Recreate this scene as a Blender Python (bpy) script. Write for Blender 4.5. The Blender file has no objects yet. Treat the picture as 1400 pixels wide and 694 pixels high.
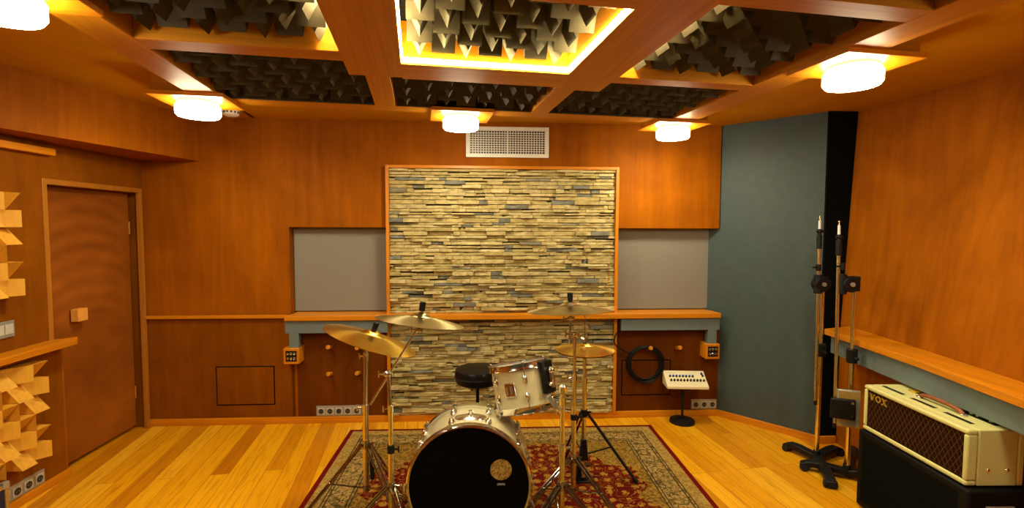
import bpy, bmesh, math, random
from mathutils import Vector, Matrix
random.seed(7)
S = bpy.context.scene
COL = S.collection
PI = math.pi

# ------------------------------------------------------------------ camera model
FOC = 690.0
YAW, PIT, ROLL, CH = math.radians(3.3), math.atan(39 / 690), math.radians(.2), 1.65
cf = Vector((math.sin(YAW) * math.cos(PIT), math.cos(YAW) * math.cos(PIT), -math.sin(PIT)))
_r0 = Vector((math.cos(YAW), -math.sin(YAW), 0)); _u0 = _r0.cross(cf)
cr = math.cos(ROLL) * _r0 + math.sin(ROLL) * _u0
cu = -math.sin(ROLL) * _r0 + math.cos(ROLL) * _u0
EYE = Vector((0, 0, CH))
def ray(px, py): return cr * ((px - 700) / FOC) + cu * ((347 - py) / FOC) + cf
def atz(px, py, z):
    d = ray(px, py); return EYE + d * ((z - CH) / d.z)
def aty(px, py, y):
    d = ray(px, py); return EYE + d * (y / d.y)
def atx(px, py, x):
    d = ray(px, py); return EYE + d * (x / d.x)
def atd(px, py, dep): return EYE + ray(px, py) * dep
def tilt_normal(px, py, deg, k):
    """normal of a disc whose outline at this pixel is an ellipse tilted deg (clockwise) with axis ratio k, seen from above"""
    d = ray(px, py).normalized(); a = math.radians(deg)
    m = cr * math.sin(a) + cu * math.cos(a); m = (m - d * m.dot(d)).normalized()
    return (m * math.sqrt(1 - k * k) - d * k).normalized()

cam = bpy.data.cameras.new('camera'); co = bpy.data.objects.new('camera', cam); COL.objects.link(co)
m3 = Matrix((cr, cu, -cf)).transposed()
co.matrix_world = Matrix.Translation(EYE) @ m3.to_4x4()
cam.sensor_width = 36; cam.lens = 36 * FOC / 1400; cam.clip_start = .05
S.camera = co

# ------------------------------------------------------------------ materials
def newmat(name):
    m = bpy.data.materials.new(name); m.use_nodes = True
    nt = m.node_tree; b = nt.nodes['Principled BSDF']
    return m, nt, b
def N(nt, typ, **kw):
    n = nt.nodes.new(typ)
    for k, v in kw.items(): setattr(n, k, v)
    return n
def mathn(nt, op, a, b=None, c=None):
    n = N(nt, 'ShaderNodeMath', operation=op)
    for i, v in enumerate((a, b, c)):
        if v is None: continue
        if isinstance(v, (int, float)): n.inputs[i].default_value = v
        else: nt.links.new(v, n.inputs[i])
    return n.outputs[0]
def ramp(nt, fac, stops, interp='LINEAR'):
    n = N(nt, 'ShaderNodeValToRGB'); n.color_ramp.interpolation = interp
    e = n.color_ramp.elements
    while len(e) < len(stops): e.new(.5)
    for el, (p, c) in zip(e, stops): el.position = p; el.color = (*c, 1)
    nt.links.new(fac, n.inputs[0]); return n.outputs[0]
def mixc(nt, fac, a, b):
    n = N(nt, 'ShaderNodeMix', data_type='RGBA')
    for s, v in ((0, fac), (6, a), (7, b)):
        if isinstance(v, (int, float)): n.inputs[s].default_value = v
        elif isinstance(v, tuple): n.inputs[s].default_value = (*v, 1)
        else: nt.links.new(v, n.inputs[s])
    return n.outputs[2]
def coords(nt, scale=(1, 1, 1), rot=(0, 0, 0), kind='Object', loc=(0, 0, 0)):
    t = N(nt, 'ShaderNodeTexCoord'); mp = N(nt, 'ShaderNodeMapping')
    mp.inputs['Scale'].default_value = scale; mp.inputs['Rotation'].default_value = rot; mp.inputs['Location'].default_value = loc
    nt.links.new(t.outputs[kind], mp.inputs[0]); return mp.outputs[0]
def noise(nt, vec, scale, detail=3, rough=.5, dist=0):
    n = N(nt, 'ShaderNodeTexNoise'); n.inputs['Scale'].default_value = scale; n.inputs['Detail'].default_value = detail
    n.inputs['Roughness'].default_value = rough; n.inputs['Distortion'].default_value = dist
    nt.links.new(vec, n.inputs['Vector']); return n.outputs['Fac']
def bump(nt, b, h, strength=.3, dist=.01):
    n = N(nt, 'ShaderNodeBump'); n.inputs['Strength'].default_value = strength; n.inputs['Distance'].default_value = dist
    nt.links.new(h, n.inputs['Height']); nt.links.new(n.outputs[0], b.inputs['Normal'])
def plain(name, col, rough=.5, metal=0., var=.12, scale=30, coat=0, bmp=0, spec=None):
    m, nt, b = newmat(name)
    v = coords(nt); f = noise(nt, v, scale)
    lo = tuple(c * (1 - var) for c in col); hi = tuple(min(1, c * (1 + var)) for c in col)
    nt.links.new(ramp(nt, f, [(.3, lo), (.7, hi)]), b.inputs['Base Color'])
    b.inputs['Roughness'].default_value = rough; b.inputs['Metallic'].default_value = metal
    if spec is not None: b.inputs['Specular IOR Level'].default_value = spec
    elif max(col) < .02: b.inputs['Specular IOR Level'].default_value = .25
    if coat: b.inputs['Coat Weight'].default_value = coat; b.inputs['Coat Roughness'].default_value = .1
    if bmp: bump(nt, b, f, bmp, .004)
    return m
def wood(name, lo, hi, axis='X', rough=.45, scale=9, stretch=14, mottle=0., spec=.5):
    """grain runs along axis in object space"""
    m, nt, b = newmat(name)
    sc = [stretch] * 3; sc['XYZ'.index(axis)] = 1
    v = coords(nt, tuple(s / stretch * 4 if s == 1 else s / 2 for s in sc))
    f = noise(nt, v, scale * .5, 5, .6, .6)
    if mottle:
        g = noise(nt, coords(nt), 2.2, 4, .6, .3)
        f = mathn(nt, 'ADD', mathn(nt, 'MULTIPLY', f, 1 - mottle), mathn(nt, 'MULTIPLY', g, mottle))
    nt.links.new(ramp(nt, f, [(.32, lo), (.68, hi)]), b.inputs['Base Color'])
    b.inputs['Roughness'].default_value = rough; b.inputs['Specular IOR Level'].default_value = spec
    bump(nt, b, f, .08, .003)
    return m

M = {}
M['wall'] = wood('stained_plywood', (.22, .056, .001), (.40, .115, .002), 'Z', .6, 6, 10, .55, .06)
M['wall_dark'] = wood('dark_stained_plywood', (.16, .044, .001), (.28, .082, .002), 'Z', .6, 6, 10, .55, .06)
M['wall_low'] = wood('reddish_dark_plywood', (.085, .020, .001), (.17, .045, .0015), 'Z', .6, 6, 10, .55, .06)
M['ceil'] = wood('ceiling_plywood', (.44, .19, .002), (.54, .24, .003), 'Y', .6, 4, 8, .6, .06)
M['beam'] = wood('beam_wood', (.42, .16, .005), (.58, .225, .008), 'X', .5, 9, 16, 0, .15)
M['trim'] = wood('orange_trim_wood', (.52, .17, .003), (.70, .25, .004), 'X', .38, 9, 16)
M['trimz'] = wood('orange_trim_wood_upright', (.52, .17, .003), (.70, .25, .004), 'Z', .38, 9, 16)
M['trimy'] = wood('orange_trim_wood_deep', (.50, .165, .003), (.68, .24, .004), 'Y', .38, 9, 16)
M['casing'] = wood('door_casing_wood', (.34, .125, .010), (.46, .17, .015), 'Z', .42, 9, 16)
M['block'] = wood('pale_block_wood', (.64, .31, .02), (.80, .43, .045), 'Y', .5, 8, 10)
M['knob'] = wood('pale_knob_wood', (.72, .32, .05), (.85, .42, .08), 'Z', .45, 8, 10)
M['slate'] = plain('slate_grey_paint', (.044, .072, .078), .6, 0, .08, 14)
M['apron'] = plain('blue_grey_paint', (.13, .175, .185), .5, 0, .06, 14)
M['black_paint'] = plain('matte_black_fabric', (.004, .005, .004), .9, spec=.05)
M['white'] = plain('white_enamel', (.80, .79, .74), .4, 0, .03)
M['black'] = plain('black_plastic', (.008, .008, .009), .4, 0, .2)
M['tolex'] = plain('black_tolex', (.003, .003, .0035), .6, 0, .3, 200, 0, .3, spec=.15)
M['vinyl'] = plain('black_vinyl', (.006, .006, .007), .3, 0, .2, 60, 0, .1)
M['rubber'] = plain('black_rubber', (.012, .012, .012), .7)
M['chrome'] = plain('chrome', (.82, .82, .80), .15, 1., .03)
M['legchrome'] = plain('dark_chrome', (.42, .42, .41), .1, 1., .03)
M['nickel'] = plain('warm_nickel_tube', (.86, .76, .42), .22, 1., .06)
M['iron'] = plain('black_cast_iron', (.010, .010, .011), .45, .2, .2)
M['cream'] = plain('cream_tolex', (.62, .60, .25), .5, 0, .05, 150, 0, .15)
M['creamshell'] = plain('cream_drum_wrap', (.74, .67, .44), .25, 0, .04, 12, .3)
M['plastic_cream'] = plain('cream_plastic', (.80, .72, .48), .4, 0, .03)
M['drumhead'] = plain('black_drum_head', (.0015, .0015, .0015), .45, 0, .2, spec=.08)
M['clearhead'] = plain('coated_drum_head', (.55, .55, .52), .4, 0, .06)
M['gold'] = plain('gold_plastic', (.80, .52, .05), .3, .7, .05)
M['leather'] = plain('brown_leather', (.24, .07, .02), .45, 0, .2, 60)
M['steel'] = plain('grey_steel_plate', (.42, .42, .38), .35, .5, .05)
M['insert'] = plain('grey_socket_insert', (.50, .49, .44), .4, 0, .05)
M['hole'] = plain('dark_socket_hole', (.02, .025, .03), .4)
M['blue'] = plain('navy_blue_panel', (.006, .012, .06), .5)
M['bluecap'] = plain('blue_knob_cap', (.02, .12, .75), .35)
M['tan'] = plain('tan_case_edge', (.42, .27, .08), .4, .3)
M['foam'] = plain('taupe_foam', (.056, .046, .028), .95, 0, .06, 60, 0, .25)
M['cable'] = plain('black_cable', (.006, .006, .007), .4)
M['ink'] = plain('faded_ink', (.30, .26, .15), .5)
M['whiteink'] = plain('white_ink', (.75, .72, .6), .5)
M['bronze'] = None

def brass(name, lo, hi, rough):
    m, nt, b = newmat(name)
    t = N(nt, 'ShaderNodeTexCoord'); ln = N(nt, 'ShaderNodeVectorMath', operation='LENGTH'); nt.links.new(t.outputs['Object'], ln.inputs[0])
    w = mathn(nt, 'SINE', mathn(nt, 'MULTIPLY', ln.outputs['Value'], 900.))
    g = noise(nt, t.outputs['Object'], 8, 4)
    f = mathn(nt, 'ADD', mathn(nt, 'MULTIPLY', w, .12), g)
    nt.links.new(ramp(nt, f, [(.3, lo), (.7, hi)]), b.inputs['Base Color'])
    b.inputs['Metallic'].default_value = 1; b.inputs['Roughness'].default_value = rough
    b.inputs['Anisotropic'].default_value = .8
    tg = N(nt, 'ShaderNodeTangent', direction_type='RADIAL', axis='Z'); nt.links.new(tg.outputs[0], b.inputs['Tangent'])
    return m
M['brass'] = brass('hammered_brass', (.60, .34, .035), (.80, .52, .08), .27)
M['brass_pale'] = brass('pale_bronze', (.44, .36, .17), (.58, .48, .25), .28)

def emis(name, col, strength):
    m, nt, b = newmat(name)
    b.inputs['Base Color'].default_value = (.8, .8, .8, 1)
    b.inputs['Emission Color'].default_value = (*col, 1); b.inputs['Emission Strength'].default_value = strength
    return m
M['opal'] = emis('lit_opal_glass', (1, .90, .60), 21)
M['opal_low'] = emis('lit_opal_glass_underside', (1, .90, .60), 76)
M['led'] = emis('lit_led_strip', (1, .84, .38), 130)

def floor_mat():
    m, nt, b = newmat('pine_floorboards')
    a = math.radians(7.44)
    v = coords(nt, (1, 1, 1), (0, 0, PI / 2 - a))      # boards run along the ceiling grid's long axis
    br = N(nt, 'ShaderNodeTexBrick'); br.offset = .37; br.offset_frequency = 3
    br.inputs['Scale'].default_value = 1; br.inputs['Brick Width'].default_value = 1.5; br.inputs['Row Height'].default_value = .112
    br.inputs['Mortar Size'].default_value = .0016; br.inputs['Mortar Smooth'].default_value = .3; br.inputs['Bias'].default_value = 0
    br.inputs['Color1'].default_value = (0, 0, 0, 1); br.inputs['Color2'].default_value = (1, 1, 1, 1); br.inputs['Mortar'].default_value = (.5, .5, .5, 1)
    nt.links.new(v, br.inputs['Vector'])
    tone = ramp(nt, br.outputs['Color'], [(0, (.50, .165, .003)), (.35, (.72, .31, .005)), (.7, (.80, .38, .007)), (1, (.85, .44, .02))])
    sv = N(nt, 'ShaderNodeVectorMath', operation='MULTIPLY'); sv.inputs[1].default_value = (1.2, 22, 1); nt.links.new(v, sv.inputs[0])
    ad = N(nt, 'ShaderNodeVectorMath', operation='ADD'); nt.links.new(sv.outputs[0], ad.inputs[0])
    sh = N(nt, 'ShaderNodeVectorMath', operation='SCALE'); nt.links.new(br.outputs['Color'], sh.inputs[0]); sh.inputs['Scale'].default_value = 37
    nt.links.new(sh.outputs[0], ad.inputs[1])
    g = noise(nt, ad.outputs[0], 2.2, 5, .6, 1.2)
    gr = ramp(nt, g, [(.30, (.62, .50, .38)), (.52, (1, 1, 1)), (1, (1, 1, 1))])
    mu = N(nt, 'ShaderNodeMix', data_type='RGBA', blend_type='MULTIPLY'); mu.inputs[0].default_value = .8
    nt.links.new(tone, mu.inputs[6]); nt.links.new(gr, mu.inputs[7])
    c = mixc(nt, mathn(nt, 'MULTIPLY', br.outputs['Fac'], .75), mu.outputs[2], (.12, .04, .004))
    nt.links.new(c, b.inputs['Base Color']); b.inputs['Roughness'].default_value = .36; b.inputs['Specular IOR Level'].default_value = .22
    bump(nt, b, br.outputs['Fac'], -.25, .002)
    return m
M['floor'] = floor_mat()

def stone_mat():
    m, nt, b = newmat('ledgestone')
    g = N(nt, 'ShaderNodeNewGeometry')
    f1 = noise(nt, coords(nt, (1, 1, 2.5)), 16, 5, .65)
    rnd = g.outputs['Random Per Island']
    base = ramp(nt, rnd, [(0, (.46, .37, .15)), (.3, (.60, .48, .21)), (.55, (.52, .42, .18)), (.75, (.68, .56, .29)), (.90, (.58, .48, .25)), (.93, (.20, .20, .18)), (1, (.24, .24, .21))])
    mu = N(nt, 'ShaderNodeMix', data_type='RGBA', blend_type='MULTIPLY'); mu.inputs[0].default_value = .75
    nt.links.new(base, mu.inputs[6]); nt.links.new(ramp(nt, f1, [(.3, (.42, .40, .26)), (.6, (1.0, 1.0, .96))]), mu.inputs[7])
    nt.links.new(mu.outputs[2], b.inputs['Base Color']); b.inputs['Roughness'].default_value = .85
    bump(nt, b, noise(nt, coords(nt, (1, 1, 2)), 45, 5, .7), .6, .006)
    return m
M['stone'] = stone_mat()
M['mortar'] = plain('dark_olive_mortar', (.045, .038, .012), .95, spec=.1)

def fabric_mat():
    m, nt, b = newmat('grey_woven_fabric')
    v = coords(nt)
    w1 = N(nt, 'ShaderNodeTexWave', bands_direction='X'); w1.inputs['Scale'].default_value = 55; nt.links.new(v, w1.inputs[0])
    w2 = N(nt, 'ShaderNodeTexWave', bands_direction='Z'); w2.inputs['Scale'].default_value = 55; nt.links.new(v, w2.inputs[0])
    f = mathn(nt, 'MULTIPLY', mathn(nt, 'ADD', w1.outputs['Fac'], w2.outputs['Fac']), .5)
    nt.links.new(ramp(nt, f, [(.2, (.19, .175, .15)), (.8, (.28, .26, .22))]), b.inputs['Base Color']); b.inputs['Roughness'].default_value = .95
    return m
M['fabric'] = fabric_mat()

def grille_mat():
    m, nt, b = newmat('diamond_grille_cloth')
    t = N(nt, 'ShaderNodeTexCoord'); s = N(nt, 'ShaderNodeSeparateXYZ'); nt.links.new(t.outputs['Object'], s.inputs[0])
    x, z = s.outputs[0], s.outputs[2]
    def line(sign):
        a = mathn(nt, 'ADD', mathn(nt, 'MULTIPLY', x, 34.), mathn(nt, 'MULTIPLY', z, 21. * sign))
        return mathn(nt, 'LESS_THAN', mathn(nt, 'ABSOLUTE', mathn(nt, 'SUBTRACT', mathn(nt, 'FRACT', a), .5)), .07)
    f = mathn(nt, 'MAXIMUM', line(1), line(-1))
    n = noise(nt, coords(nt), 160, 2)
    base = ramp(nt, n, [(.3, (.016, .003, .002)), (.7, (.032, .007, .004))])
    nt.links.new(mixc(nt, mathn(nt, 'MULTIPLY', f, .8), base, (.07, .052, .010)), b.inputs['Base Color']); b.inputs['Roughness'].default_value = .9; b.inputs['Specular IOR Level'].default_value = .04
    return m
M['grille'] = grille_mat()

def rug_mat(hw, hl):
    m, nt, b = newmat('persian_rug_pile')
    t = N(nt, 'ShaderNodeTexCoord'); s = N(nt, 'ShaderNodeSeparateXYZ'); nt.links.new(t.outputs['Object'], s.inputs[0])
    x, y = s.outputs[0], s.outputs[1]
    dx = mathn(nt, 'SUBTRACT', hw, mathn(nt, 'ABSOLUTE', x)); dy = mathn(nt, 'SUBTRACT', hl, mathn(nt, 'ABSOLUTE', y))
    e = mathn(nt, 'MINIMUM', dx, dy)
    def vor(scale, feature='F1', rnd=1.):
        n = N(nt, 'ShaderNodeTexVoronoi', feature=feature); n.inputs['Scale'].default_value = scale; n.inputs['Randomness'].default_value = rnd
        nt.links.new(t.outputs['Object'], n.inputs['Vector']); return n
    vb = vor(17, 'F1', .55); vs = vor(42, 'F1', .9); vt = vor(13, 'F1', .5)
    edge = vor(20, 'DISTANCE_TO_EDGE', .8)
    nz = noise(nt, t.outputs['Object'], 55, 4, .7)
    # field of tan with fine scrolls
    scroll = mathn(nt, 'SINE', mathn(nt, 'MULTIPLY', noise(nt, t.outputs['Object'], 7, 2, .5, 1.5), 46.))
    tanf = mixc(nt, ramp(nt, nz, [(.38, (0, 0, 0)), (.62, (1, 1, 1))]), (.12, .07, .014), (.48, .33, .09))
    tanf = mixc(nt, mathn(nt, 'MULTIPLY', mathn(nt, 'GREATER_THAN', scroll, .78), .6), tanf, (.16, .10, .05))
    tanf = mixc(nt, mathn(nt, 'MULTIPLY', mathn(nt, 'LESS_THAN', vs.outputs['Distance'], .24), .55), tanf, (.50, .38, .17))
    # main border: grey-beige ground with dark leaves and pale flowers
    brd = mixc(nt, ramp(nt, nz, [(.4, (0, 0, 0)), (.6, (1, 1, 1))]), (.12, .09, .04), (.56, .44, .24))
    brd = mixc(nt, mathn(nt, 'MULTIPLY', mathn(nt, 'LESS_THAN', edge.outputs['Distance'], .05), .8), brd, (.06, .06, .045))
    brd = mixc(nt, mathn(nt, 'MULTIPLY', mathn(nt, 'LESS_THAN', vb.outputs['Distance'], .30), .8), brd, (.52, .38, .22))
    brd = mixc(nt, mathn(nt, 'MULTIPLY', mathn(nt, 'LESS_THAN', vb.outputs['Distance'], .14), .8), brd, (.26, .06, .03))
    # medallion: lobed, deep red, gold flowers
    cx, cy = -.02, .66
    px = mathn(nt, 'SUBTRACT', x, cx); py = mathn(nt, 'SUBTRACT', y, cy)
    r = mathn(nt, 'POWER', mathn(nt, 'ADD', mathn(nt, 'POWER', px, 2.), mathn(nt, 'POWER', mathn(nt, 'MULTIPLY', py, 1.08), 2.)), .5)
    ang = mathn(nt, 'ARCTAN2', py, px)
    lob = mathn(nt, 'MULTIPLY', mathn(nt, 'COSINE', mathn(nt, 'MULTIPLY', ang, 10.)), .055)
    lob2 = mathn(nt, 'MULTIPLY', mathn(nt, 'COSINE', mathn(nt, 'MULTIPLY', ang, 24.)), .03)
    med = mathn(nt, 'LESS_THAN', mathn(nt, 'ADD', mathn(nt, 'ADD', r, lob), lob2), .90)
    red = mixc(nt, ramp(nt, nz, [(.4, (0, 0, 0)), (.62, (1, 1, 1))]), (.085, .004, .003), (.19, .010, .006))
    red = mixc(nt, mathn(nt, 'MULTIPLY', mathn(nt, 'GREATER_THAN', scroll, .84), .7), red, (.40, .22, .05))
    ringf = mathn(nt, 'LESS_THAN', mathn(nt, 'ABSOLUTE', mathn(nt, 'SUBTRACT', vt.outputs['Distance'], .26)), .09)
    red = mixc(nt, mathn(nt, 'MULTIPLY', ringf, mathn(nt, 'GREATER_THAN', nz, .47)), red, (.46, .27, .06))
    red = mixc(nt, mathn(nt, 'LESS_THAN', vt.outputs['Distance'], .17), red, (.50, .30, .06))
    red = mixc(nt, mathn(nt, 'LESS_THAN', vt.outputs['Distance'], .07), red, (.10, .07, .03))
    inner = mixc(nt, med, tanf, red)
    def band(a, bnd): return mathn(nt, 'MULTIPLY', mathn(nt, 'GREATER_THAN', e, a), mathn(nt, 'LESS_THAN', e, bnd))
    c = mixc(nt, mathn(nt, 'GREATER_THAN', e, .29), brd, inner)
    c = mixc(nt, band(.03, .115), c, mixc(nt, mathn(nt, 'GREATER_THAN', nz, .5), (.34, .23, .08), (.50, .40, .20)))
    for a in (.115, .135, .265, .285): c = mixc(nt, band(a, a + .008), c, (.07, .05, .03))
    c = mixc(nt, mathn(nt, 'LESS_THAN', e, .034), c, (.17, .006, .004))
    dk = N(nt, 'ShaderNodeMix', data_type='RGBA', blend_type='MULTIPLY'); dk.inputs[0].default_value = 1; nt.links.new(c, dk.inputs[6]); dk.inputs[7].default_value = (.80, .68, .38, 1)
    nt.links.new(dk.outputs[2], b.inputs['Base Color']); b.inputs['Roughness'].default_value = .95
    b.inputs['Specular IOR Level'].default_value = .1
    bump(nt, b, noise(nt, t.outputs['Object'], 300, 2), .3, .003)
    return m

def port_mat():
    m, nt, b = newmat('mottled_gold_sticker')
    f = noise(nt, coords(nt), 90, 4, .7)
    nt.links.new(ramp(nt, f, [(.35, (.14, .07, .01)), (.5, (.46, .28, .05)), (.65, (.72, .52, .20))]), b.inputs['Base Color'])
    b.inputs['Roughness'].default_value = .5
    return m
M['port'] = port_mat()
def smear_mat():
    m, nt, b = newmat('smeared_door_stain')
    v = coords(nt, (10, 1, 2))
    f = noise(nt, v, 1.4, 4, .6, .4)
    t = N(nt, 'ShaderNodeTexCoord'); s = N(nt, 'ShaderNodeSeparateXYZ'); nt.links.new(t.outputs['Object'], s.inputs[0])
    yy = mathn(nt, 'SUBTRACT', s.outputs[1], .42)
    arc = mathn(nt, 'ADD', s.outputs[2], mathn(nt, 'MULTIPLY', mathn(nt, 'POWER', yy, 2.), .7))
    w = mathn(nt, 'SINE', mathn(nt, 'ADD', mathn(nt, 'MULTIPLY', arc, 52.), mathn(nt, 'MULTIPLY', f, 5.)))
    win = mathn(nt, 'MULTIPLY', mathn(nt, 'GREATER_THAN', s.outputs[2], 1.0), mathn(nt, 'LESS_THAN', mathn(nt, 'ABSOLUTE', yy), .33))
    f2 = mathn(nt, 'ADD', f, mathn(nt, 'MULTIPLY', mathn(nt, 'MULTIPLY', w, win), .07))
    nt.links.new(ramp(nt, f2, [(.3, (.20, .052, .004)), (.72, (.36, .105, .008))]), b.inputs['Base Color'])
    b.inputs['Roughness'].default_value = .45; b.inputs['Specular IOR Level'].default_value = .3
    return m
M['door'] = smear_mat()

# ------------------------------------------------------------------ mesh helpers
class MB:
    def __init__(s): s.bm = bmesh.new()
    def box(s, a, b, mat=None):
        a, b = Vector(a), Vector(b); c = (a + b) / 2; d = b - a
        mx = Matrix.Translation(c) @ Matrix.Diagonal((abs(d.x), abs(d.y), abs(d.z), 1))
        r = bmesh.ops.create_cube(s.bm, size=1, matrix=(mat @ mx) if mat else mx); return s
    def tube(s, p, q, r, r2=None, seg=14, cap=True):
        p, q = Vector(p), Vector(q); d = q - p
        mx = Matrix.Translation((p + q) / 2) @ d.to_track_quat('Z', 'Y').to_matrix().to_4x4()
        bmesh.ops.create_cone(s.bm, cap_ends=cap, segments=seg, radius1=r, radius2=r if r2 is None else r2, depth=d.length, matrix=mx); return s
    def path(s, pts, r, seg=10):
        """swept round tube through pts"""
        pts = [Vector(p) for p in pts]; rings = []
        t0 = (pts[1] - pts[0]).normalized(); ref = Vector((0, 0, 1)) if abs(t0.z) < .9 else Vector((1, 0, 0))
        n = t0.cross(ref).normalized()
        for i, p in enumerate(pts):
            t = (pts[min(i + 1, len(pts) - 1)] - pts[max(i - 1, 0)]).normalized()
            n = (n - t * n.dot(t)).normalized(); bb = t.cross(n)
            rr = r[i] if isinstance(r, (list, tuple)) else r
            rings.append([s.bm.verts.new(p + (n * math.cos(2 * PI * k / seg) + bb * math.sin(2 * PI * k / seg)) * rr) for k in range(seg)])
        for a, b in zip(rings, rings[1:]):
            for k in range(seg): s.bm.faces.new((a[k], a[(k + 1) % seg], b[(k + 1) % seg], b[k]))
        s.bm.faces.new(rings[0][::-1]); s.bm.faces.new(rings[-1]); return s
    def lathe(s, prof, mat=None, seg=40, closed=False):
        """prof: (r,z) list around Z"""
        mat = mat or Matrix(); rings = []
        for r, z in prof:
            if r < 1e-6: rings.append([s.bm.verts.new(mat @ Vector((0, 0, z)))])
            else: rings.append([s.bm.verts.new(mat @ Vector((r * math.cos(2 * PI * k / seg), r * math.sin(2 * PI * k / seg), z))) for k in range(seg)])
        pr = list(zip(rings, rings[1:]))
        if closed: pr.append((rings[-1], rings[0]))
        for a, b in pr:
            for k in range(seg):
                k2 = (k + 1) % seg
                f = [a[k % len(a)], a[k2 % len(a)], b[k2 % len(b)], b[k % len(b)]]
                f = list(dict.fromkeys(f))
                if len(f) > 2: s.bm.faces.new(f)
        return s
    def ball(s, c, r, sc=(1, 1, 1), mat=None, seg=16):
        mx = Matrix.Translation(Vector(c)) @ (mat or Matrix()) @ Matrix.Diagonal((*sc, 1))
        bmesh.ops.create_uvsphere(s.bm, u_segments=seg, v_segments=seg // 2 + 2, radius=r, matrix=mx); return s
    def prism(s, poly, z0, z1, mat=None):
        """polygon (x,y) extruded z0..z1"""
        mat = mat or Matrix()
        a = [s.bm.verts.new(mat @ Vector((x, y, z0))) for x, y in poly]; b = [s.bm.verts.new(mat @ Vector((x, y, z1))) for x, y in poly]
        n = len(poly); s.bm.faces.new(a[::-1]); s.bm.faces.new(b)
        for i in range(n): s.bm.faces.new((a[i], a[(i + 1) % n], b[(i + 1) % n], b[i]))
        return s
    def poly(s, vs, faces):
        v = [s.bm.verts.new(Vector(p)) for p in vs]
        for f in faces: s.bm.faces.new([v[i] for i in f])
        return s
    def build(s, name, mat, parent=None, loc=None, bevel=0, smooth=True, rot=None, seg=2):
        bmesh.ops.recalc_face_normals(s.bm, faces=s.bm.faces[:])
        me = bpy.data.meshes.new(name); s.bm.to_mesh(me); s.bm.free()
        me.materials.append(mat)
        o = bpy.data.objects.new(name, me); COL.objects.link(o)
        if smooth:
            me.shade_smooth(); me.set_sharp_from_angle(angle=math.radians(35))
        if bevel:
            bv = o.modifiers.new('bevel', 'BEVEL'); bv.width = bevel; bv.segments = seg; bv.limit_method = 'ANGLE'; bv.angle_limit = math.radians(40)
        if loc is not None: o.location = loc
        if rot is not None: o.rotation_euler = rot
        if parent is not None: o.parent = parent
        return o
def tag(o, label=None, cat=None, group=None, kind=None):
    if label: o['label'] = label
    if cat: o['category'] = cat
    if group: o['group'] = group
    if kind: o['kind'] = kind
    return o
def empty(name, loc, label, cat, group=None, rz=0, mat=None):
    o = bpy.data.objects.new(name, None); COL.objects.link(o); o.empty_display_size = .05
    if mat is not None: o.matrix_world = mat
    else: o.location = loc; o.rotation_euler = (0, 0, rz)
    return tag(o, label, cat, group)
def frame_mat(origin, z, xhint=Vector((1, 0, 0))):
    z = Vector(z).normalized(); x = (xhint - z * xhint.dot(z)).normalized(); y = z.cross(x)
    return Matrix.Translation(Vector(origin)) @ Matrix((x, y, z)).transposed().to_4x4()
def struct(o, label, cat=None): return tag(o, label, cat or 'structure', kind='structure')

# ------------------------------------------------------------------ room shell
H = 2.50; YB = 4.22
struct(MB().box((-3.3, -1.5, -.1), (3.4, 4.6, 0)).build('floor', M['floor'], smooth=False), 'glossy yellow pine plank floor running under the drum kit', 'floor')

b = MB()
for x0, x1, z0, z1 in ((-3.0, -1.58, .892, 2.6), (-1.58, -.79, 1.63, 2.6), (-.79, 1.134, 0, 2.6), (1.134, 2.02, 1.63, 2.6)):
    b.box((x0, YB, z0), (x1, YB + .11, z1))
b.box((-3.0, YB + .11, 0), (2.3, YB + .2, 2.6))
struct(b.build('wall_back', M['wall'], smooth=False), 'orange brown stained plywood back wall behind the drums', 'wall')

b = MB()
b.box((-2.95, -1.3, .9), (-2.72, 3.30, 2.6)); b.box((-2.95, -1.3, 0), (-2.72, 3.38, .9))
b.box((-2.95, 3.30, 1.895), (-2.72, YB, 2.6)); b.box((-2.95, 4.20, 0), (-2.72, YB, 1.9)); b.box((-2.95, 3.30, 0), (-2.86, 4.22, 1.9))
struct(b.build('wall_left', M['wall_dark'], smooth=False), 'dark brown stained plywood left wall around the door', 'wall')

b = MB()
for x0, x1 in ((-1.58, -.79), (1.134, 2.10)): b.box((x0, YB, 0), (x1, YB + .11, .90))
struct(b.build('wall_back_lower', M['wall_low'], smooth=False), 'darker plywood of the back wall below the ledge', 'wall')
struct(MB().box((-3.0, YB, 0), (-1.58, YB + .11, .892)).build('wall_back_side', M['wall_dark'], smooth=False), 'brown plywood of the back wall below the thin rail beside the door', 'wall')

# right wall: two slightly leaning panels
b = MB()
P = [(2.67, 3.44, .92), (2.55, 2.2, .92), (2.50, 1.6, .92), (2.50, -1.3, .92)]
T = [(2.775, 3.63, 2.6), (2.86, 2.4, 2.6), (2.90, 1.6, 2.6), (2.90, -1.3, 2.6)]
B = [(2.66, 3.46, 0), (2.55, 2.2, 0), (2.50, 1.6, 0), (2.50, -1.3, 0)]
P[0] = (2.70, 3.63, .92); B[0] = (2.70, 3.63, 0)
vs = B + P + T
out = [(3.05, p[1], p[2]) for p in vs]
fs = []
for j in (0, 4):
    for i in range(3): fs.append((j + i, j + i + 1, j + i + 5, j + i + 4))
n = len(vs)
fs += [tuple(i + n for i in f) for f in fs]
fs += [(0, 4, 4 + n, n), (4, 8, 8 + n, 4 + n), (3, 7, 7 + n, 3 + n), (7, 11, 11 + n, 7 + n)]
for i in range(3): fs += [(i, i + 1, i + 1 + n, i + n), (8 + i, 9 + i, 9 + i + n, 8 + i + n)]
b.poly(vs + out, fs)
struct(b.build('wall_right', M['wall'], smooth=False), 'orange stained plywood right wall above the amplifier', 'wall')
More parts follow.
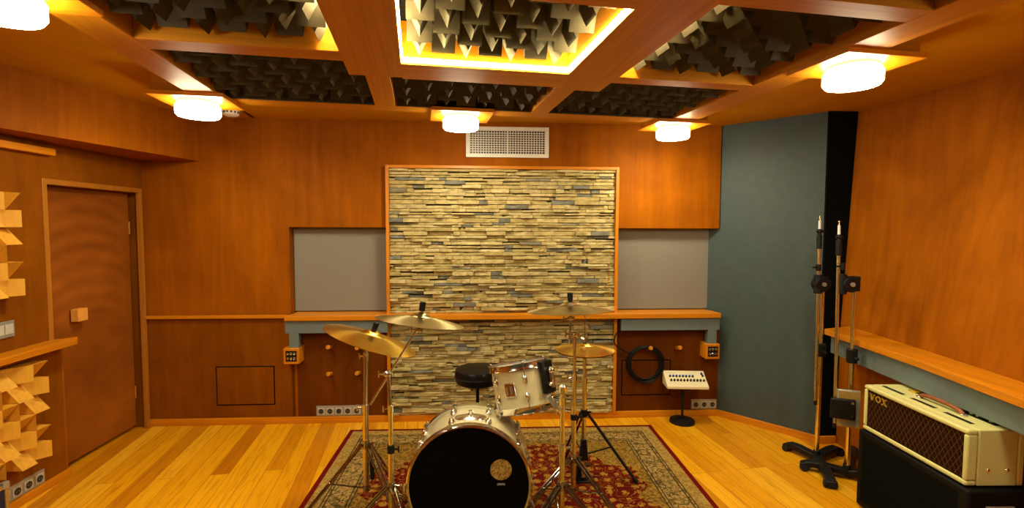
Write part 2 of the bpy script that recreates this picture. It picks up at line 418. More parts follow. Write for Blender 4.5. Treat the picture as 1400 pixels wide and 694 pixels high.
struct(MB().box((-3.3, -1.5, 0), (3.3, -1.3, 2.6)).build('wall_front', M['slate'], smooth=False), 'slate grey wall behind the viewer', 'wall')  # unseen wall, its dark colour chosen to cut bounce onto the back wall

# slate corner wall with its dark return
struct(MB().prism([(2.55, 3.65), (1.95, 4.325), (2.2, 4.45), (2.70, 4.35), (2.70, 3.66)], 0, 2.6).build('wall_corner', M['slate'], smooth=False), 'slanted slate grey wall closing the back right corner', 'wall')
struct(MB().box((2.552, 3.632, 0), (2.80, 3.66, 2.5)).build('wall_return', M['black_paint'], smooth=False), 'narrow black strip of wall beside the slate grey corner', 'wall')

# soffit along the top of the left wall
struct(MB().prism([(-2.27, YB), (-2.72, 2.02), (-2.80, 2.02), (-2.80, YB)], 2.156, 2.52).build('ceiling_soffit', M['wall'], smooth=False), 'boxed plywood soffit above the door', 'soffit')

# ceiling grid frame: u across, v along, turned 7.44 degrees
GA = math.radians(7.44)
def uv(u, v, z=0): return Vector((u * math.cos(GA) - v * math.sin(GA), u * math.sin(GA) + v * math.cos(GA), z))
GM = Matrix.Rotation(GA, 4, 'Z')
U0, U1, V0, V1 = -1.28, 1.96, .40, 3.47
b = MB()
for a0, a1, c0, c1 in ((-4.2, U0 + .02, -2.2, 5.2), (U1 - .02, 4.2, -2.2, 5.2), (U0, U1, -2.2, V0 + .02), (U0, U1, V1 - .02, 5.2)):
    b.box((a0, c0, 2.5), (a1, c1, 2.6), GM)
# trim the slab to the room outline
for pco, pno in (((-2.96, 0, 0), (-1, 0, 0)), ((3.06, 0, 0), (1, 0, 0)), ((0, -1.5, 0), (0, -1, 0)), ((0, 4.43, 0), (0, 1, 0))):
    bmesh.ops.bisect_plane(b.bm, geom=b.bm.verts[:] + b.bm.edges[:] + b.bm.faces[:], plane_co=pco, plane_no=pno, clear_outer=True)
struct(b.build('ceiling', M['ceil'], smooth=False), 'flat amber plywood ceiling around the coffered grid', 'ceiling')
struct(MB().box((U0 - .05, V0 - .05, 2.6), (U1 + .05, V1 + .05, 2.64), GM).build('ceiling_backing', M['black_paint'], smooth=False), 'dark board above the ceiling coffers', 'ceiling')

def beam(name, u0, u1, v0, v1, label, z0=2.40, z1=2.6):
    """one ceiling beam, grain along its length"""
    c = uv((u0 + u1) / 2, (v0 + v1) / 2, (z0 + z1) / 2); hu, hv, hz = (u1 - u0) / 2, (v1 - v0) / 2, (z1 - z0) / 2
    if hv > hu: o = MB().box((-hv, -hu, -hz), (hv, hu, hz)).build(name, M['beam'], loc=c, rot=(0, 0, GA + PI / 2), bevel=.002, smooth=False)
    else: o = MB().box((-hu, -hv, -hz), (hu, hv, hz)).build(name, M['beam'], loc=c, rot=(0, 0, GA), bevel=.002, smooth=False)
    return struct(o, label, 'beam')
LR, RR = -1.12, 1.775
beam('trim_1', U0, LR, V0, V1, 'long wooden rim beam on the left of the ceiling grid')
beam('trim_2', RR, U1, V0, V1, 'long wooden rim beam on the right of the ceiling grid')
beam('trim_3', LR, RR, 3.33, V1, 'rim beam of the ceiling grid nearest the back wall')
beam('trim_4', LR, RR, V0, .55, 'rim beam of the ceiling grid above the viewer')
beam('trim_5', -.325, -.064, .55, 2.68, 'wide ceiling beam left of the glowing middle coffer')
beam('trim_6', .75, 1.015, .55, 2.74, 'wide ceiling beam right of the glowing middle coffer')
beam('trim_7', -.248, -.125, 2.68, 3.33, 'narrow ceiling beam left of the rear middle coffer')
beam('trim_8', .76, .872, 2.74, 3.33, 'narrow ceiling beam right of the rear middle coffer')
beam('trim_9', -.064, .75, 2.46, 2.70, 'cross beam behind the glowing middle coffer')
beam('trim_10', LR, -.325, 2.335, 2.465, 'cross beam behind the large left coffer')
beam('trim_11', 1.015, RR, 2.455, 2.56, 'cross beam behind the large right coffer')
beam('trim_12', -.064, .75, 1.50, 1.69, 'cross beam in front of the glowing middle coffer')
beam('trim_13', LR, -.325, 1.36, 1.50, 'cross beam in front of the large left coffer')
beam('trim_14', 1.015, RR, 1.495, 1.60, 'cross beam in front of the large right coffer')

# wedge panels (alternating ridges) -------------------------------------------------
def wedges(b, nu, nv, s, h, su=None, sv=None, base=.008, phase=0):
    """alternating wedge blocks on the XY plane, ridges towards +Z; origin at corner"""
    su = su or s; sv = sv or s
    b.box((0, 0, -base), (nu * su, nv * sv, 0))
    for i in range(nu):
        for j in range(nv): wedge(b, i * su, j * sv, su, sv, h, (i + j + phase) % 2)
def wedge(b, x, y, su, sv, h, k):
    g = .0008; x0, x1, y0, y1 = x + g, x + su - g, y + g, y + sv - g
    if k: v = [(x0, y0, 0), (x1, y0, 0), (x1, y1, 0), (x0, y1, 0), (x0, (y0 + y1) / 2, h), (x1, (y0 + y1) / 2, h)]; f = [(3, 2, 1, 0), (0, 1, 5, 4), (2, 3, 4, 5), (0, 4, 3), (1, 2, 5)]
    else: v = [(x0, y0, 0), (x1, y0, 0), (x1, y1, 0), (x0, y1, 0), ((x0 + x1) / 2, y0, h), ((x0 + x1) / 2, y1, h)]; f = [(3, 2, 1, 0), (0, 1, 4), (1, 2, 5, 4), (2, 3, 5), (3, 0, 4, 5)]
    b.poly(v, f)
FOAMZ = 2.545
def foam(u0, u1, v0, v1, label, gap=.012, h=.105, zb=2.54):
    u0 += gap; u1 -= gap; v0 += gap; v1 -= gap
    nu = max(1, round((u1 - u0) / .115)); nv = max(1, round((v1 - v0) / .115))
    b = MB(); wedges(b, nu, nv, 0, h, (u1 - u0) / nu, (v1 - v0) / nv, .05)
    if zb < 2.52: b.box((0, -.011, 0), (u1 - u0, -.001, h + .004))
    # flip: ridges hang down
    mx = Matrix.Translation(uv(u0, v1, zb)) @ GM @ Matrix.Rotation(PI, 4, 'X')
    o = b.build('foam_panel', M['foam'], smooth=False); o.matrix_world = mx
    return tag(o, label, 'acoustic foam', 'wedge foam panels in the ceiling coffers')
foam(LR, -.248, 2.465, 3.33, 'dark wedge foam panel in the rear left ceiling coffer', zb=2.512)
foam(-.125, .76, 2.70, 3.33, 'dark wedge foam panel in the small coffer above the white vent', zb=2.512)
foam(.872, RR, 2.56, 3.33, 'dark wedge foam panel in the rear right ceiling coffer', zb=2.512)
foam(LR, -.325, 1.50, 2.335, 'wedge foam panel in the large left ceiling coffer', .02, zb=2.532)
foam(-.064, .75, 1.69, 2.46, 'wedge foam panel in the brightly glowing middle coffer', .03)
foam(1.015, RR, 1.60, 2.455, 'wedge foam panel in the large right ceiling coffer', .02, zb=2.532)
foam(1.015, RR, .55, 1.495, 'wedge foam panel in the coffer cut off at the top right corner', .02)
foam(LR, -.325, .55, 1.36, 'wedge foam panel above the viewer on the left', .02)  # out of view, added with the overhead lamps to help light the room
foam(-.064, .75, .55, 1.50, 'wedge foam panel above the viewer in the middle', .03)  # likewise out of view, added to help light the room

def led(u0, u1, v0, v1, label, z=2.412):
    o = MB().box((u0, v0, z), (u1, v1, z + .018), GM).build('led_strip', M['led'], smooth=False)
    return tag(o, label, 'light strip', 'light strips in the coffers')
led(-.06, .745, 2.452, 2.459, 'glowing yellow light strip along the rear edge of the middle coffer')
led(.742, .749, 1.70, 2.45, 'glowing yellow light strip along the right edge of the middle coffer')
led(-.063, -.056, 1.70, 2.45, 'glowing yellow light strip along the left edge of the middle coffer')
led(-.333, -.326, 1.52, 2.32, 'light strip on the right edge of the large left coffer', 2.50)
led(1.016, 1.023, 1.62, 2.44, 'light strip on the left edge of the large right coffer', 2.50)

# ceiling lamps --------------------------------------------------------------------
lamp_group = 'round lit lamps on the ceiling rim'
def lamp(u, v, label, spacer=None):
    t = empty('ceiling_lamp', uv(u, v, 2.378), label, 'lamp', lamp_group, GA)
    b = MB().box((-.20, -.18, 0), (.20, .18, .022))
    b.build('mounting_plate', M['trim'], t, bevel=.002, smooth=False)
    if spacer:
        x0, x1, y0, y1 = spacer
        MB().box((x0, y0, .022), (x1, y1, .122)).build('spacer_block', M['beam'], t, smooth=False)
    MB().lathe([(0, 0), (.108, 0), (.108, -.014), (0, -.014)]).build('lamp_base', M['white'], t)
    MB().lathe([(0, -.014), (.112, -.014), (.120, -.026), (.120, -.070), (.110, -.084)]).build('glass_shade', M['opal'], t)
    MB().lathe([(.1098, -.084), (.075, -.090), (0, -.093)]).build('glass_underside', M['opal_low'], t)
    return t
lamp(-1.28, 3.37, 'lit round ceiling lamp beside the smoke detector', (-.18, -.005, -.16, .16))
lamp(.30, 3.45, 'lit round ceiling lamp in front of the white vent', (-.18, .18, .022, .16))
lamp(1.87, 3.49, 'lit round ceiling lamp near the slate grey corner wall', (.092, .18, -.16, .16))
lamp(1.975, 2.03, 'large lit round ceiling lamp above the amplifier side', (-.005, .18, -.16, .16))
lamp(-1.277, 1.88, 'lit round ceiling lamp cut off at the top left corner', (-.18, -.005, -.16, .16))
lamp(-1.277, .55, 'unseen ceiling lamp added on the left rim above the viewer for front light', (-.18, -.005, -.16, .16))  # added lamp, out of view, lights the drums from the front
lamp(1.975, .60, 'unseen ceiling lamp added on the right rim above the viewer for front light', (-.005, .18, -.16, .16))  # second added lamp out of view, more light from the front

# smoke detector
p = atz(316, 153, 2.47)
t = empty('smoke_detector', (p.x, p.y, 2.5), 'small white smoke detector on the ceiling right of the left lamp', 'smoke detector')
MB().lathe([(0, 0), (.056, 0), (.058, -.022), (.052, -.052), (.034, -.062), (0, -.064)]).build('housing', M['white'], t)
b = MB()
for k in range(14):
    a = 2 * PI * k / 14; b.box((-.006, -.002, -.006), (.006, .002, .006), Matrix.Rotation(a, 4, 'Z') @ Matrix.Translation((0, -.056, -.036)))
b.build('sensor_slot', M['black'], t, smooth=False)

# ------------------------------------------------------------------ back wall furniture
struct(MB().box((-2.715, YB - .02, 0), (2.03, YB, .055)).build('baseboard_back', M['trim'], bevel=.003, smooth=False), 'orange wooden baseboard along the back wall', 'baseboard')
d = (Vector((2.55, 3.65)) - Vector((2.0, 4.268))); L = d.length; ang = math.atan2(d.y, d.x)
struct(MB().box((0, -.02, 0), (L + .02, 0, .055)).build('baseboard_right', M['trim'], loc=(2.0, 4.268, 0), rot=(0, 0, ang), bevel=.003, smooth=False), 'orange wooden baseboard under the slate grey corner wall', 'baseboard')
struct(MB().box((2.55, 3.612, 0), (2.69, 3.632, .055)).build('baseboard_return', M['trim'], bevel=.003, smooth=False), 'short piece of orange baseboard behind the microphone stands', 'baseboard')
struct(MB().box((-2.72, -1.3, 0), (-2.698, 3.40, .05)).build('baseboard_left', M['trimy'], bevel=.003, smooth=False), 'orange wooden baseboard under the left wall', 'baseboard')
struct(MB().box((-2.72, YB - .03, .885), (-1.592, YB, .91)).build('trim_15', M['trim'], bevel=.003, smooth=False), 'thin orange rail on the back wall between door and ledge', 'rail')
struct(MB().box((-1.555, YB - .006, .056), (-1.535, YB, .80)).build('trim_16', M['wall'], smooth=False), 'narrow plywood strip below the left wooden jack box', 'trim')
struct(MB().box((-2.72, 2.0, 2.074), (-2.67, 3.35, 2.115)).build('trim_17', M['trimy'], bevel=.002, smooth=False), 'wooden strip on the left wall under the soffit', 'trim')

# ledge with aprons
t = empty('wall_ledge', (.2, YB, .88), 'long orange wooden ledge across the back wall in front of the stone', 'shelf')
MB().prism([(-1.79, -.12), (1.80, -.12), (1.80, -.108), (1.785, .0), (1.75, .09), (.938, .09), (.938, -.001), (-.994, -.001), (-.994, .09), (-1.76, .09), (-1.76, 0)], 0, .04).build('shelf_board', M['trim'], t, bevel=.003, smooth=False)
for x0, x1, bx in ((-1.79, -.975, -1.76), (.955, 1.80, 1.70)):
    ap = MB().box((x0, -.10, -.105), (x1, -.075, -.001)).build('apron', M['apron'], t, bevel=.002, smooth=False)
    tag(ap, 'blue grey painted apron under the ledge')
    tag(MB().box((bx, -.10, -.23), (bx + .075, -.04, -.105)).build('bracket', M['apron'], t, bevel=.002, smooth=False), 'blue grey painted upright')
def jackbox(x0, label):
    t = empty('jack_box', (x0, YB - .06, .53), label, 'jack box', 'wooden jack boxes under the ledge ends')
    MB().box((0, -.06, 0), (.122, .0599, .128)).build('box_body', M['trimz'], t, bevel=.004)
    MB().box((.018, -.063, .022), (.104, -.06, .108)).build('face_plate', M['black'], t, smooth=False)
    for i in range(3):
        for j in range(2):
            c = Vector((.035 + .026 * i, -.063, .045 + .04 * j))
            mx = Matrix.Translation(c) @ Matrix.Rotation(PI / 2, 4, 'X')
            MB().lathe([(.006, 0), (.0095, 0), (.0095, .002), (.008, .003), (.006, .002)], mx, 16).build('jack', M['nickel'], t)
    return t
jackbox(-1.60, 'wooden jack box hanging under the left end of the ledge')
jackbox(1.875, 'wooden jack box hanging under the right end of the ledge by the slate wall')

# stone cladding panel
t = empty('stone_panel', (0, YB, 0), 'tall panel of stacked beige ledgestone framed in orange wood', 'stone cladding')
b = MB(); x0, x1, z = -.765, 1.108, .058
MB().box((x0, -.008, .056), (x1, 0, 2.112)).build('mortar_bed', M['mortar'], t, smooth=False)
rs = random.Random(3)
while z < 2.105:
    hh = min(rs.choice((.020, .024, .027, .031, .036)), 2.112 - z)
    x = x0 - rs.random() * .1
    while x < x1:
        w = rs.uniform(.05, .22); a, c = max(x, x0), min(x + w, x1)
        if c - a > .012:
            d = rs.choice((.013, .017, .02, .023, .027, .038, .048)) + rs.uniform(-.003, .003); j = lambda k=.003: rs.uniform(-k, k)
            zz0, zz1 = z + .0006, z + hh - .0012
            if rs.random() < .12 and hh > .02: zz1 -= hh * .3
            v = [(a, 0, zz0), (c, 0, zz0), (c, 0, zz1), (a, 0, zz1)]
            xs = [a + .001, a + (c - a) * rs.uniform(.3, .45), a + (c - a) * rs.uniform(.55, .75), c - .001]
            fr = [(q, -d + j(.004), zz0 + abs(j(.002))) for q in xs] + [(q, -d + j(.006), zz1 - abs(j(.005))) for q in xs]
            b.poly(v + fr, [(4, 5, 9, 8), (5, 6, 10, 9), (6, 7, 11, 10), (0, 4, 8, 3), (7, 1, 2, 11), (0, 1, 7, 6, 5, 4), (3, 8, 9, 10, 11, 2), (0, 3, 2, 1)])
        x += w
    z += hh
b.build('stacked_stone', M['stone'], t, bevel=.0015, smooth=False, seg=1)
fr = []
for a, c, z0, z1, nm in ((-.791, -.765, .056, 2.137, 'trimz'), (1.108, 1.134, .056, 2.137, 'trimz'), (-.765, 1.108, 2.112, 2.137, 'trim')):
    MB().box((a, -.05, z0), (c, 0, z1)).build('frame_strip', M[nm], t, bevel=.003, smooth=False)

# fabric panels in the niches
for a, c, lab in ((-1.578, -.792, 'grey fabric acoustic panel in the niche left of the stone'), (1.136, 2.03, 'grey fabric acoustic panel in the niche right of the stone')):
    o = MB().box((a, YB + .085, .925), (c, YB + .109, 1.628)).build('fabric_panel', M['fabric'], bevel=.006, smooth=False)
    tag(o, lab, 'acoustic panel')

# access hatches
def hatch(xa, xb, za, zb, lab, mat):
    t = empty('access_hatch', ((xa + xb) / 2, YB, za), lab, 'access panel')
    w = (xb - xa) / 2
    MB().box((-w, -.003, 0), (w, 0, zb - za)).build('shadow_gap', M['black_paint'], t, smooth=False)
    MB().box((-w + .008, -.006, .008), (w - .008, 0, zb - za - .008)).build('hatch_panel', M[mat], t, bevel=.002, smooth=False)
hatch(-2.19, -1.72, .16, .485, 'flush plywood access hatch low on the back wall left of the cable pegs', 'wall_dark')
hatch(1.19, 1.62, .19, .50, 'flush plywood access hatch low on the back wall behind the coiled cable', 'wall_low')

# pegs
def peg(px, py, lab):
    p = aty(px, py, YB - .06)
    t = MB().tube((0, 0, 0), (0, -.085, .02), .016, .0175, 16).build('wooden_peg', M['trimy'], loc=(p.x, YB + .004, p.z - .012), bevel=.003)
    return tag(t, lab, 'peg', 'wooden cable pegs on the back wall')
peg(449, 475, 'wooden peg nearest the left jack box, upper of its pair')
peg(488.5, 476, 'upper wooden peg behind the left cymbal stand')
peg(449.5, 511.5, 'wooden peg below the one nearest the left jack box')
peg(488.5, 510.5, 'lower wooden peg behind the left cymbal stand')
pgL = peg(889, 476, 'wooden peg holding the coiled black cable')
peg(929, 475.5, 'bare wooden peg above the monitor mixer')

# coiled cable
b = MB(); pts = []
c = aty(882, 497, YB - .05); turns = 10; nseg = 40
for k in range(turns * nseg + 1):
    a = PI / 2 + 2 * PI * k / nseg; tt = k / nseg
    w = .5 * math.sin(tt * 2.3) + .3 * math.sin(tt * 5.1)
    r = .142 + .022 * w
    pts.append(Vector((c.x + r * math.cos(a) + .006 * math.sin(3 * tt), YB - .035 - .030 * (.5 + .5 * math.sin(tt * 1.7)), c.z - .0 + r * 1.02 * math.sin(a) - .006 * w)))
end = pts[-1]
q1, q2, q3 = aty(862, 482, YB - .05), aty(842, 472, YB - .075), aty(841, 459, YB - .08)
q4 = aty(847, 453, YB - .06)
ctrl = [pts[-1], q1, q2, q3, q4, q4 + Vector((.03, .035, .0))]
def catmull(c, n=8):
    out = []
    for i in range(len(c) - 1):
        p0, p1, p2, p3 = c[max(i - 1, 0)], c[i], c[i + 1], c[min(i + 2, len(c) - 1)]
        for k in range(n):
            t = k / n; out.append(.5 * ((2 * p1) + (p2 - p0) * t + (2 * p0 - 5 * p1 + 4 * p2 - p3) * t * t + (3 * p1 - p0 - 3 * p2 + p3) * t ** 3))
    return out + [c[-1]]
pts += catmull(ctrl)[1:]
tag(b.path(pts, .0058, 8).build('coiled_cable', M['cable']), 'black cable coiled and hung on a wooden peg beside the stone panel', 'cable')

# sockets
def sockets(n, origin, dx, lab, zrot=0, size=.073):
    t = empty('socket_strip', origin, lab, 'wall socket', 'grey wall socket strips', zrot)
    MB().box((0, -.008, 0), (n * size + .006, 0, size + .012)).build('back_plate', M['steel'], t, bevel=.002, smooth=False)
    for k in range(n):
        cx = .003 + size * (k + .5); cz = size / 2 + .004
        o = MB().box((cx - .029, -.012, cz - .029), (cx + .029, -.008, cz + .029)).build('socket', M['insert'], t, bevel=.003, smooth=False)
        mx = Matrix.Translation((cx, -.0125, cz)) @ Matrix.Rotation(PI / 2, 4, 'X')
        MB().lathe([(.021, 0), (.021, .0015), (.017, .0015), (.016, -.0), (0, -.0)], mx, 24).build('recess', M['hole'], o)
        g = MB()
        for s in (-1, 1): g.tube((cx + s * .008, -.0125, cz), (cx + s * .008, -.0145, cz), .0025, seg=8)
        g.build('pin_hole', M['chrome'], o)
    return t
p = aty(433, 568, YB)
sockets(5, (p.x, YB, p.z), 1, 'strip of five grey wall sockets behind the left cymbal stand')
p = aty(944.5, 558.5, YB)
sockets(3, (p.x, YB, p.z), 1, 'strip of three grey wall sockets by the slate grey corner')
sockets(4, (-2.72, 2.905, .052), 1, 'strip of wall sockets below the lower wooden diffuser', PI / 2, .0745)

# air vent
t = empty('air_vent', (.203, YB, 2.21), 'white rectangular air vent grille high on the back wall', 'vent')
w, h = .343, .25
MB().box((-w + .01, -.004, .01), (w - .01, 0, h - .01)).build('duct_opening', M['hole'], t, smooth=False)
b = MB()
for a in ((-w, -.018, 0, w, 0, .032), (-w, -.018, h - .032, w, 0, h), (-w, -.018, .032, -w + .034, 0, h - .032), (w - .034, -.018, .032, w, 0, h - .032)): b.box(a[:3], a[3:])
b.build('frame', M['white'], t, bevel=.003, smooth=False)
b = MB()
for k in range(1, 28):
    x = -w + .034 + (2 * w - .068) * k / 28; ww = .007 if k == 14 else .0028
    b.box((x - ww, -.012, .032), (x + ww, -.006, h - .032))
for k in range(1, 10):
    z = .032 + (h - .064) * k / 10; b.box((-w + .034, -.0125, z - .0026), (w - .034, -.0055, z + .0026))
b.build('grille', M['white'], t, smooth=False)

# ------------------------------------------------------------------ left wall: door, diffusers, shelf, switch
t = empty('door_1', (-2.80, 3.325, 0), 'plain brown plywood door with a square wooden knob', 'door'); t['kind'] = 'structure'
MB().box((-.055, 0, .03), (0, .845, 1.893)).build('door_leaf', M['door'], t, bevel=.003, smooth=False)
kp = atx(103, 430, -2.79)
o = MB().box((0, -.042, -.042), (.05, .042, .042)).build('door_knob', M['knob'], t, loc=(.012, kp.y - 3.325, kp.z), bevel=.003, smooth=False)
tag(o, 'square block knob of pale wood')
MB().box((-.013, -.018, -.018), (.0, .018, .018)).build('knob_stem', M['knob'], o, loc=(.0, 0, 0), smooth=False)
for z in (1.62, .30): MB().tube((.006, .838, z - .05), (.006, .838, z + .05), .007, seg=10).build('hinge', M['casing'], t)
struct(MB().box((-2.74, 3.29, .92), (-2.712, 3.325, 1.932)).build('trim_18', M['casing'], bevel=.002, smooth=False), 'upright wooden casing on the left of the door', 'door casing')
struct(MB().box((-2.74, 4.17, 0), (-2.712, 4.205, 1.932)).build('trim_19', M['casing'], bevel=.002, smooth=False), 'upright wooden casing between door and back wall', 'door casing')
struct(MB().box((-2.74, 3.325, 1.897), (-2.712, 4.17, 1.932)).build('trim_20', M['casing'], bevel=.002, smooth=False), 'wooden casing above the door', 'door casing')
struct(MB().box((-2.80, 3.38, 0), (-2.72, 3.395, .90)).build('trim_21', M['wall'], smooth=False), 'edge board of the left wall beside the door', 'trim')

def ramp_block(b, su, sv, h, k):
    """square block with a sloping end; the high side is up, far, down or near for k = 0..3 (local x runs towards the viewer, y up)"""
    g = .0007; x0, x1, y0, y1 = g, su - g, g, sv - g; lo = .012
    hs = {0: (lo, lo, h, h), 1: (h, lo, lo, h), 2: (h, h, lo, lo), 3: (lo, h, h, lo)}[k]
    c = ((x0, y0), (x1, y0), (x1, y1), (x0, y1))
    b.poly([(*q, 0) for q in c] + [(*q, z) for q, z in zip(c, hs)], [(3, 2, 1, 0), (4, 5, 6, 7), (0, 1, 5, 4), (1, 2, 6, 5), (2, 3, 7, 6), (3, 0, 4, 7)])
def wood_diffuser(y1, z0, ncol, nrow, sy, sz, h, lab, ph):
    t = empty('wood_diffuser', (-2.72, y1, z0), lab, 'sound diffuser', 'wooden block diffusers on the left wall')
    MB().box((0, -ncol * sy + .01, .01), (.004, -.01, nrow * sz - .01)).build('backing_board', M['block'], t, smooth=False)
    mx = Matrix(((0, 0, 1, .004), (-1, 0, 0, 0), (0, 1, 0, 0), (0, 0, 0, 1)))     # local x -> -y, y -> z, z -> +x
    for i in range(ncol):
        for j in range(nrow):
            b = MB(); ramp_block(b, sy, sz, h, ((nrow - 1 - j) + i + ph) % 4)
            o = b.build('wedge_block', M['block'], t, smooth=False)
            o.matrix_local = mx @ Matrix.Translation((i * sy, j * sz, 0))
    return t
wood_diffuser(3.03, 1.24, 5, 6, .10, .0975, .10, 'pale wooden wedge diffuser on the left wall above the light switch', 0)
wood_diffuser(3.155, .242, 7, 6, .10, .098, .10, 'pale wooden wedge diffuser on the left wall below the shelf', 0)

t = empty('wall_shelf', (-2.72, 2.0, .88), 'orange wooden shelf on the left wall beside the door', 'shelf')
MB().prism([(0, -3.2), (.12, -3.2), (.12, 1.36), (.09, 1.40), (-.0, 1.30)], 0, .04).build('shelf_board', M['trimy'], t, bevel=.003, smooth=False)
MB().box((0, -3.2, -.03), (.05, 1.25, 0)).build('support_rail', M['wall_dark'], t, smooth=False)

p = atx(9, 448, -2.72)
t = empty('light_switch', (-2.72, 2.93, 1.0), 'grey double light switch on the left wall above the shelf', 'switch')
MB().box((0, 0, 0), (.009, .13, .094)).build('switch_frame', M['steel'], t, bevel=.003, smooth=False)
for k in range(2): MB().box((.009, .012 + .056 * k, .018), (.013, .062 + .056 * k, .076)).build('rocker', M['insert'], t, bevel=.002, smooth=False)

# flight case at the left edge
t = empty('flight_case', (-2.66, 2.845, 0), 'dark blue case with tan edge strip cut off at the lower left', 'case')
MB().box((-.03, -.5, .012), (.038, .012, .215)).build('case_body', M['blue'], t, smooth=False)
b = MB()
for y0, y1 in ((-.50, -.48), (.0, .02)): b.box((.030, y0, .0), (.046, y1, .20))
b.box((.030, -.48, .20), (.046, 0, .22))
b.build('edge_strip', M['tan'], t, bevel=.002, smooth=False)
MB().box((.024, -.012, .197), (.050, .024, .236)).build('corner_cap', M['steel'], t, bevel=.004, smooth=False)

# ------------------------------------------------------------------ right wall shelf
t = empty('wall_shelf', (2.5, 2.5, .88), 'orange wooden shelf on the right wall above the amplifier', 'shelf')
def rel(q): return (q[0] - 2.5, q[1] - 2.5)
pl = [atz(1127, 449, .92), atz(1260, 494, .92), atz(1400, 546, .92)]
front = [rel((p.x, p.y)) for p in pl]
fx, fy = front[2]
poly = [front[0], front[1], front[2], (fx - .02, -3.0), (.05, -3.0), (.05, -.3), (.20, .98 + .05)]
MB().prism(poly[::-1], 0, .04).build('shelf_board', M['trimy'], t, bevel=.003, smooth=False)
off = .045
ap = [(front[0][0] + off, front[0][1] - .01), (front[2][0] + off, front[2][1]), (fx + off - .02, -3.0)]
poly = ap + [(q[0] + .03, q[1]) for q in ap[::-1]]
tag(MB().prism(poly[::-1], -.13, -.001).build('apron', M['apron'], t, bevel=.002, smooth=False), 'blue grey painted apron')

# ------------------------------------------------------------------ rug
HW, HL = 1.225, 1.75
M['rug'] = rug_mat(HW, HL)
o = MB().box((-HW, -HL, 0), (HW, HL, .009)).build('persian_rug', M['rug'], loc=(.15, 4.025 - HL, 0.0005), rot=(0, 0, math.radians(-.4)), bevel=.003)
tag(o, 'patterned persian rug with a red medallion and floral borders under the drum kit', 'rug')
RZ = .0095

# ------------------------------------------------------------------ drum hardware helpers
def hoop_profile(R, w=.018, t=.004): return [(R - t, 0), (R + t * .4, 0), (R + t * .4, w), (R - t, w)]
def lug(mx, L=.05, w=.011):
    b = MB(); b.ball((0, 0, 0), 1, (w, w * .9, L / 2), None, 14)
    b.ball((0, w * .2, 0), 1, (w * .7, w * 1.2, L / 5), None, 10)
    b.bm.transform(mx); return b

# bass drum ---------------------------------------------------------------
R = .300; D = .30
fc = atd(641.5, 663, 2.553)
yaw = math.radians(-1.6)
bx = Vector((math.cos(yaw), math.sin(yaw), 0)); by = Vector((-math.sin(yaw), math.cos(yaw), 0))
t = empty('bass_drum', (fc.x + by.x * D / 2, fc.y + by.y * D / 2, RZ), 'cream bass drum with a black front head and chrome hoops on the rug', 'bass drum', None, yaw)
hz = fc.z - RZ
AX = Matrix.Translation((0, 0, hz)) @ Matrix.Rotation(PI / 2, 4, 'X')        # local z -> -y (towards viewer)
b = MB().lathe([(R - .006, -D / 2 + .01), (R, -D / 2 + .01), (R, D / 2 - .01), (R - .006, D / 2 - .01)], AX, 72, True)
b.build('shell', M['creamshell'], t)
for s, nm in ((1, 'front_head'), (-1, 'rear_head')):
    z = s * (D / 2 - .004)
    MB().lathe([(0, z + s * .004), (R - .012, z + s * .004), (R + .004, z), (R + .004, z - s * .012)], AX, 72).build(nm, M['drumhead' if s > 0 else 'clearhead'], t)
    hp = [(R - .003, z - s * .026), (R + .014, z - s * .026), (R + .0175, z - s * .006), (R + .0165, z + s * .016), (R + .010, z + s * .020), (R + .002, z + s * .016)]
    MB().lathe(hp, AX, 72, True).build('front_hoop' if s > 0 else 'rear_hoop', M['chrome'], t)
nl = 10
for k in range(nl):
    a = PI / 2 + 2 * PI * (k + .5) / nl
    ca, sa = math.cos(a), math.sin(a)
    for s in (1, -1):
        rad = Vector((ca, 0, sa)); axd = Vector((0, -s, 0)); tn = axd.cross(rad)
        c0 = Vector((0, -s * D * .22, hz)) + rad * (R + .008)
        mx = Matrix.Translation(c0) @ Matrix((tn, rad, axd)).transposed().to_4x4()
        lug(mx, .074, .018).build('lug', M['chrome'], t)
        b = MB(); p0 = Vector((0, -s * D * .22, hz)) + rad * (R + .020); p1 = Vector((0, -s * (D / 2 + .016), hz)) + rad * (R + .0215)
        b.tube(p0, p1, .0035, seg=8)
        b.box((-.012, -.004, -.006), (.012, .006, .030), Matrix.Translation(p1 - axd * .012) @ Matrix((tn, rad, axd)).transposed().to_4x4())
        # T handle
        b.tube(p1 + axd * .016 - tn * .02, p1 + axd * .016 + tn * .02, .0035, seg=8)
        b.build('tension_claw', M['chrome'], t)
# tom mount plate on top
b = MB()
b.lathe([(0, .016), (.018, .015), (.045, .010), (.066, .003), (.068, 0), (0, 0)], Matrix.Translation((0, -.01, hz + R - .004)), 32)
b.bm.transform(Matrix.Translation((0, -.01, hz + R)) @ Matrix.Diagonal((1.25, .72, 1, 1)) @ Matrix.Translation((0, .01, -hz - R)))
b.build('mount_plate', M['chrome'], t)
b = MB(); b.tube((0, -.01, hz + R), (0, -.01, hz + R + .034), .012); b.tube((-.014, -.01, hz + R + .024), (.014, -.01, hz + R + .024), .006); b.build('mount_socket', M['chrome'], t)
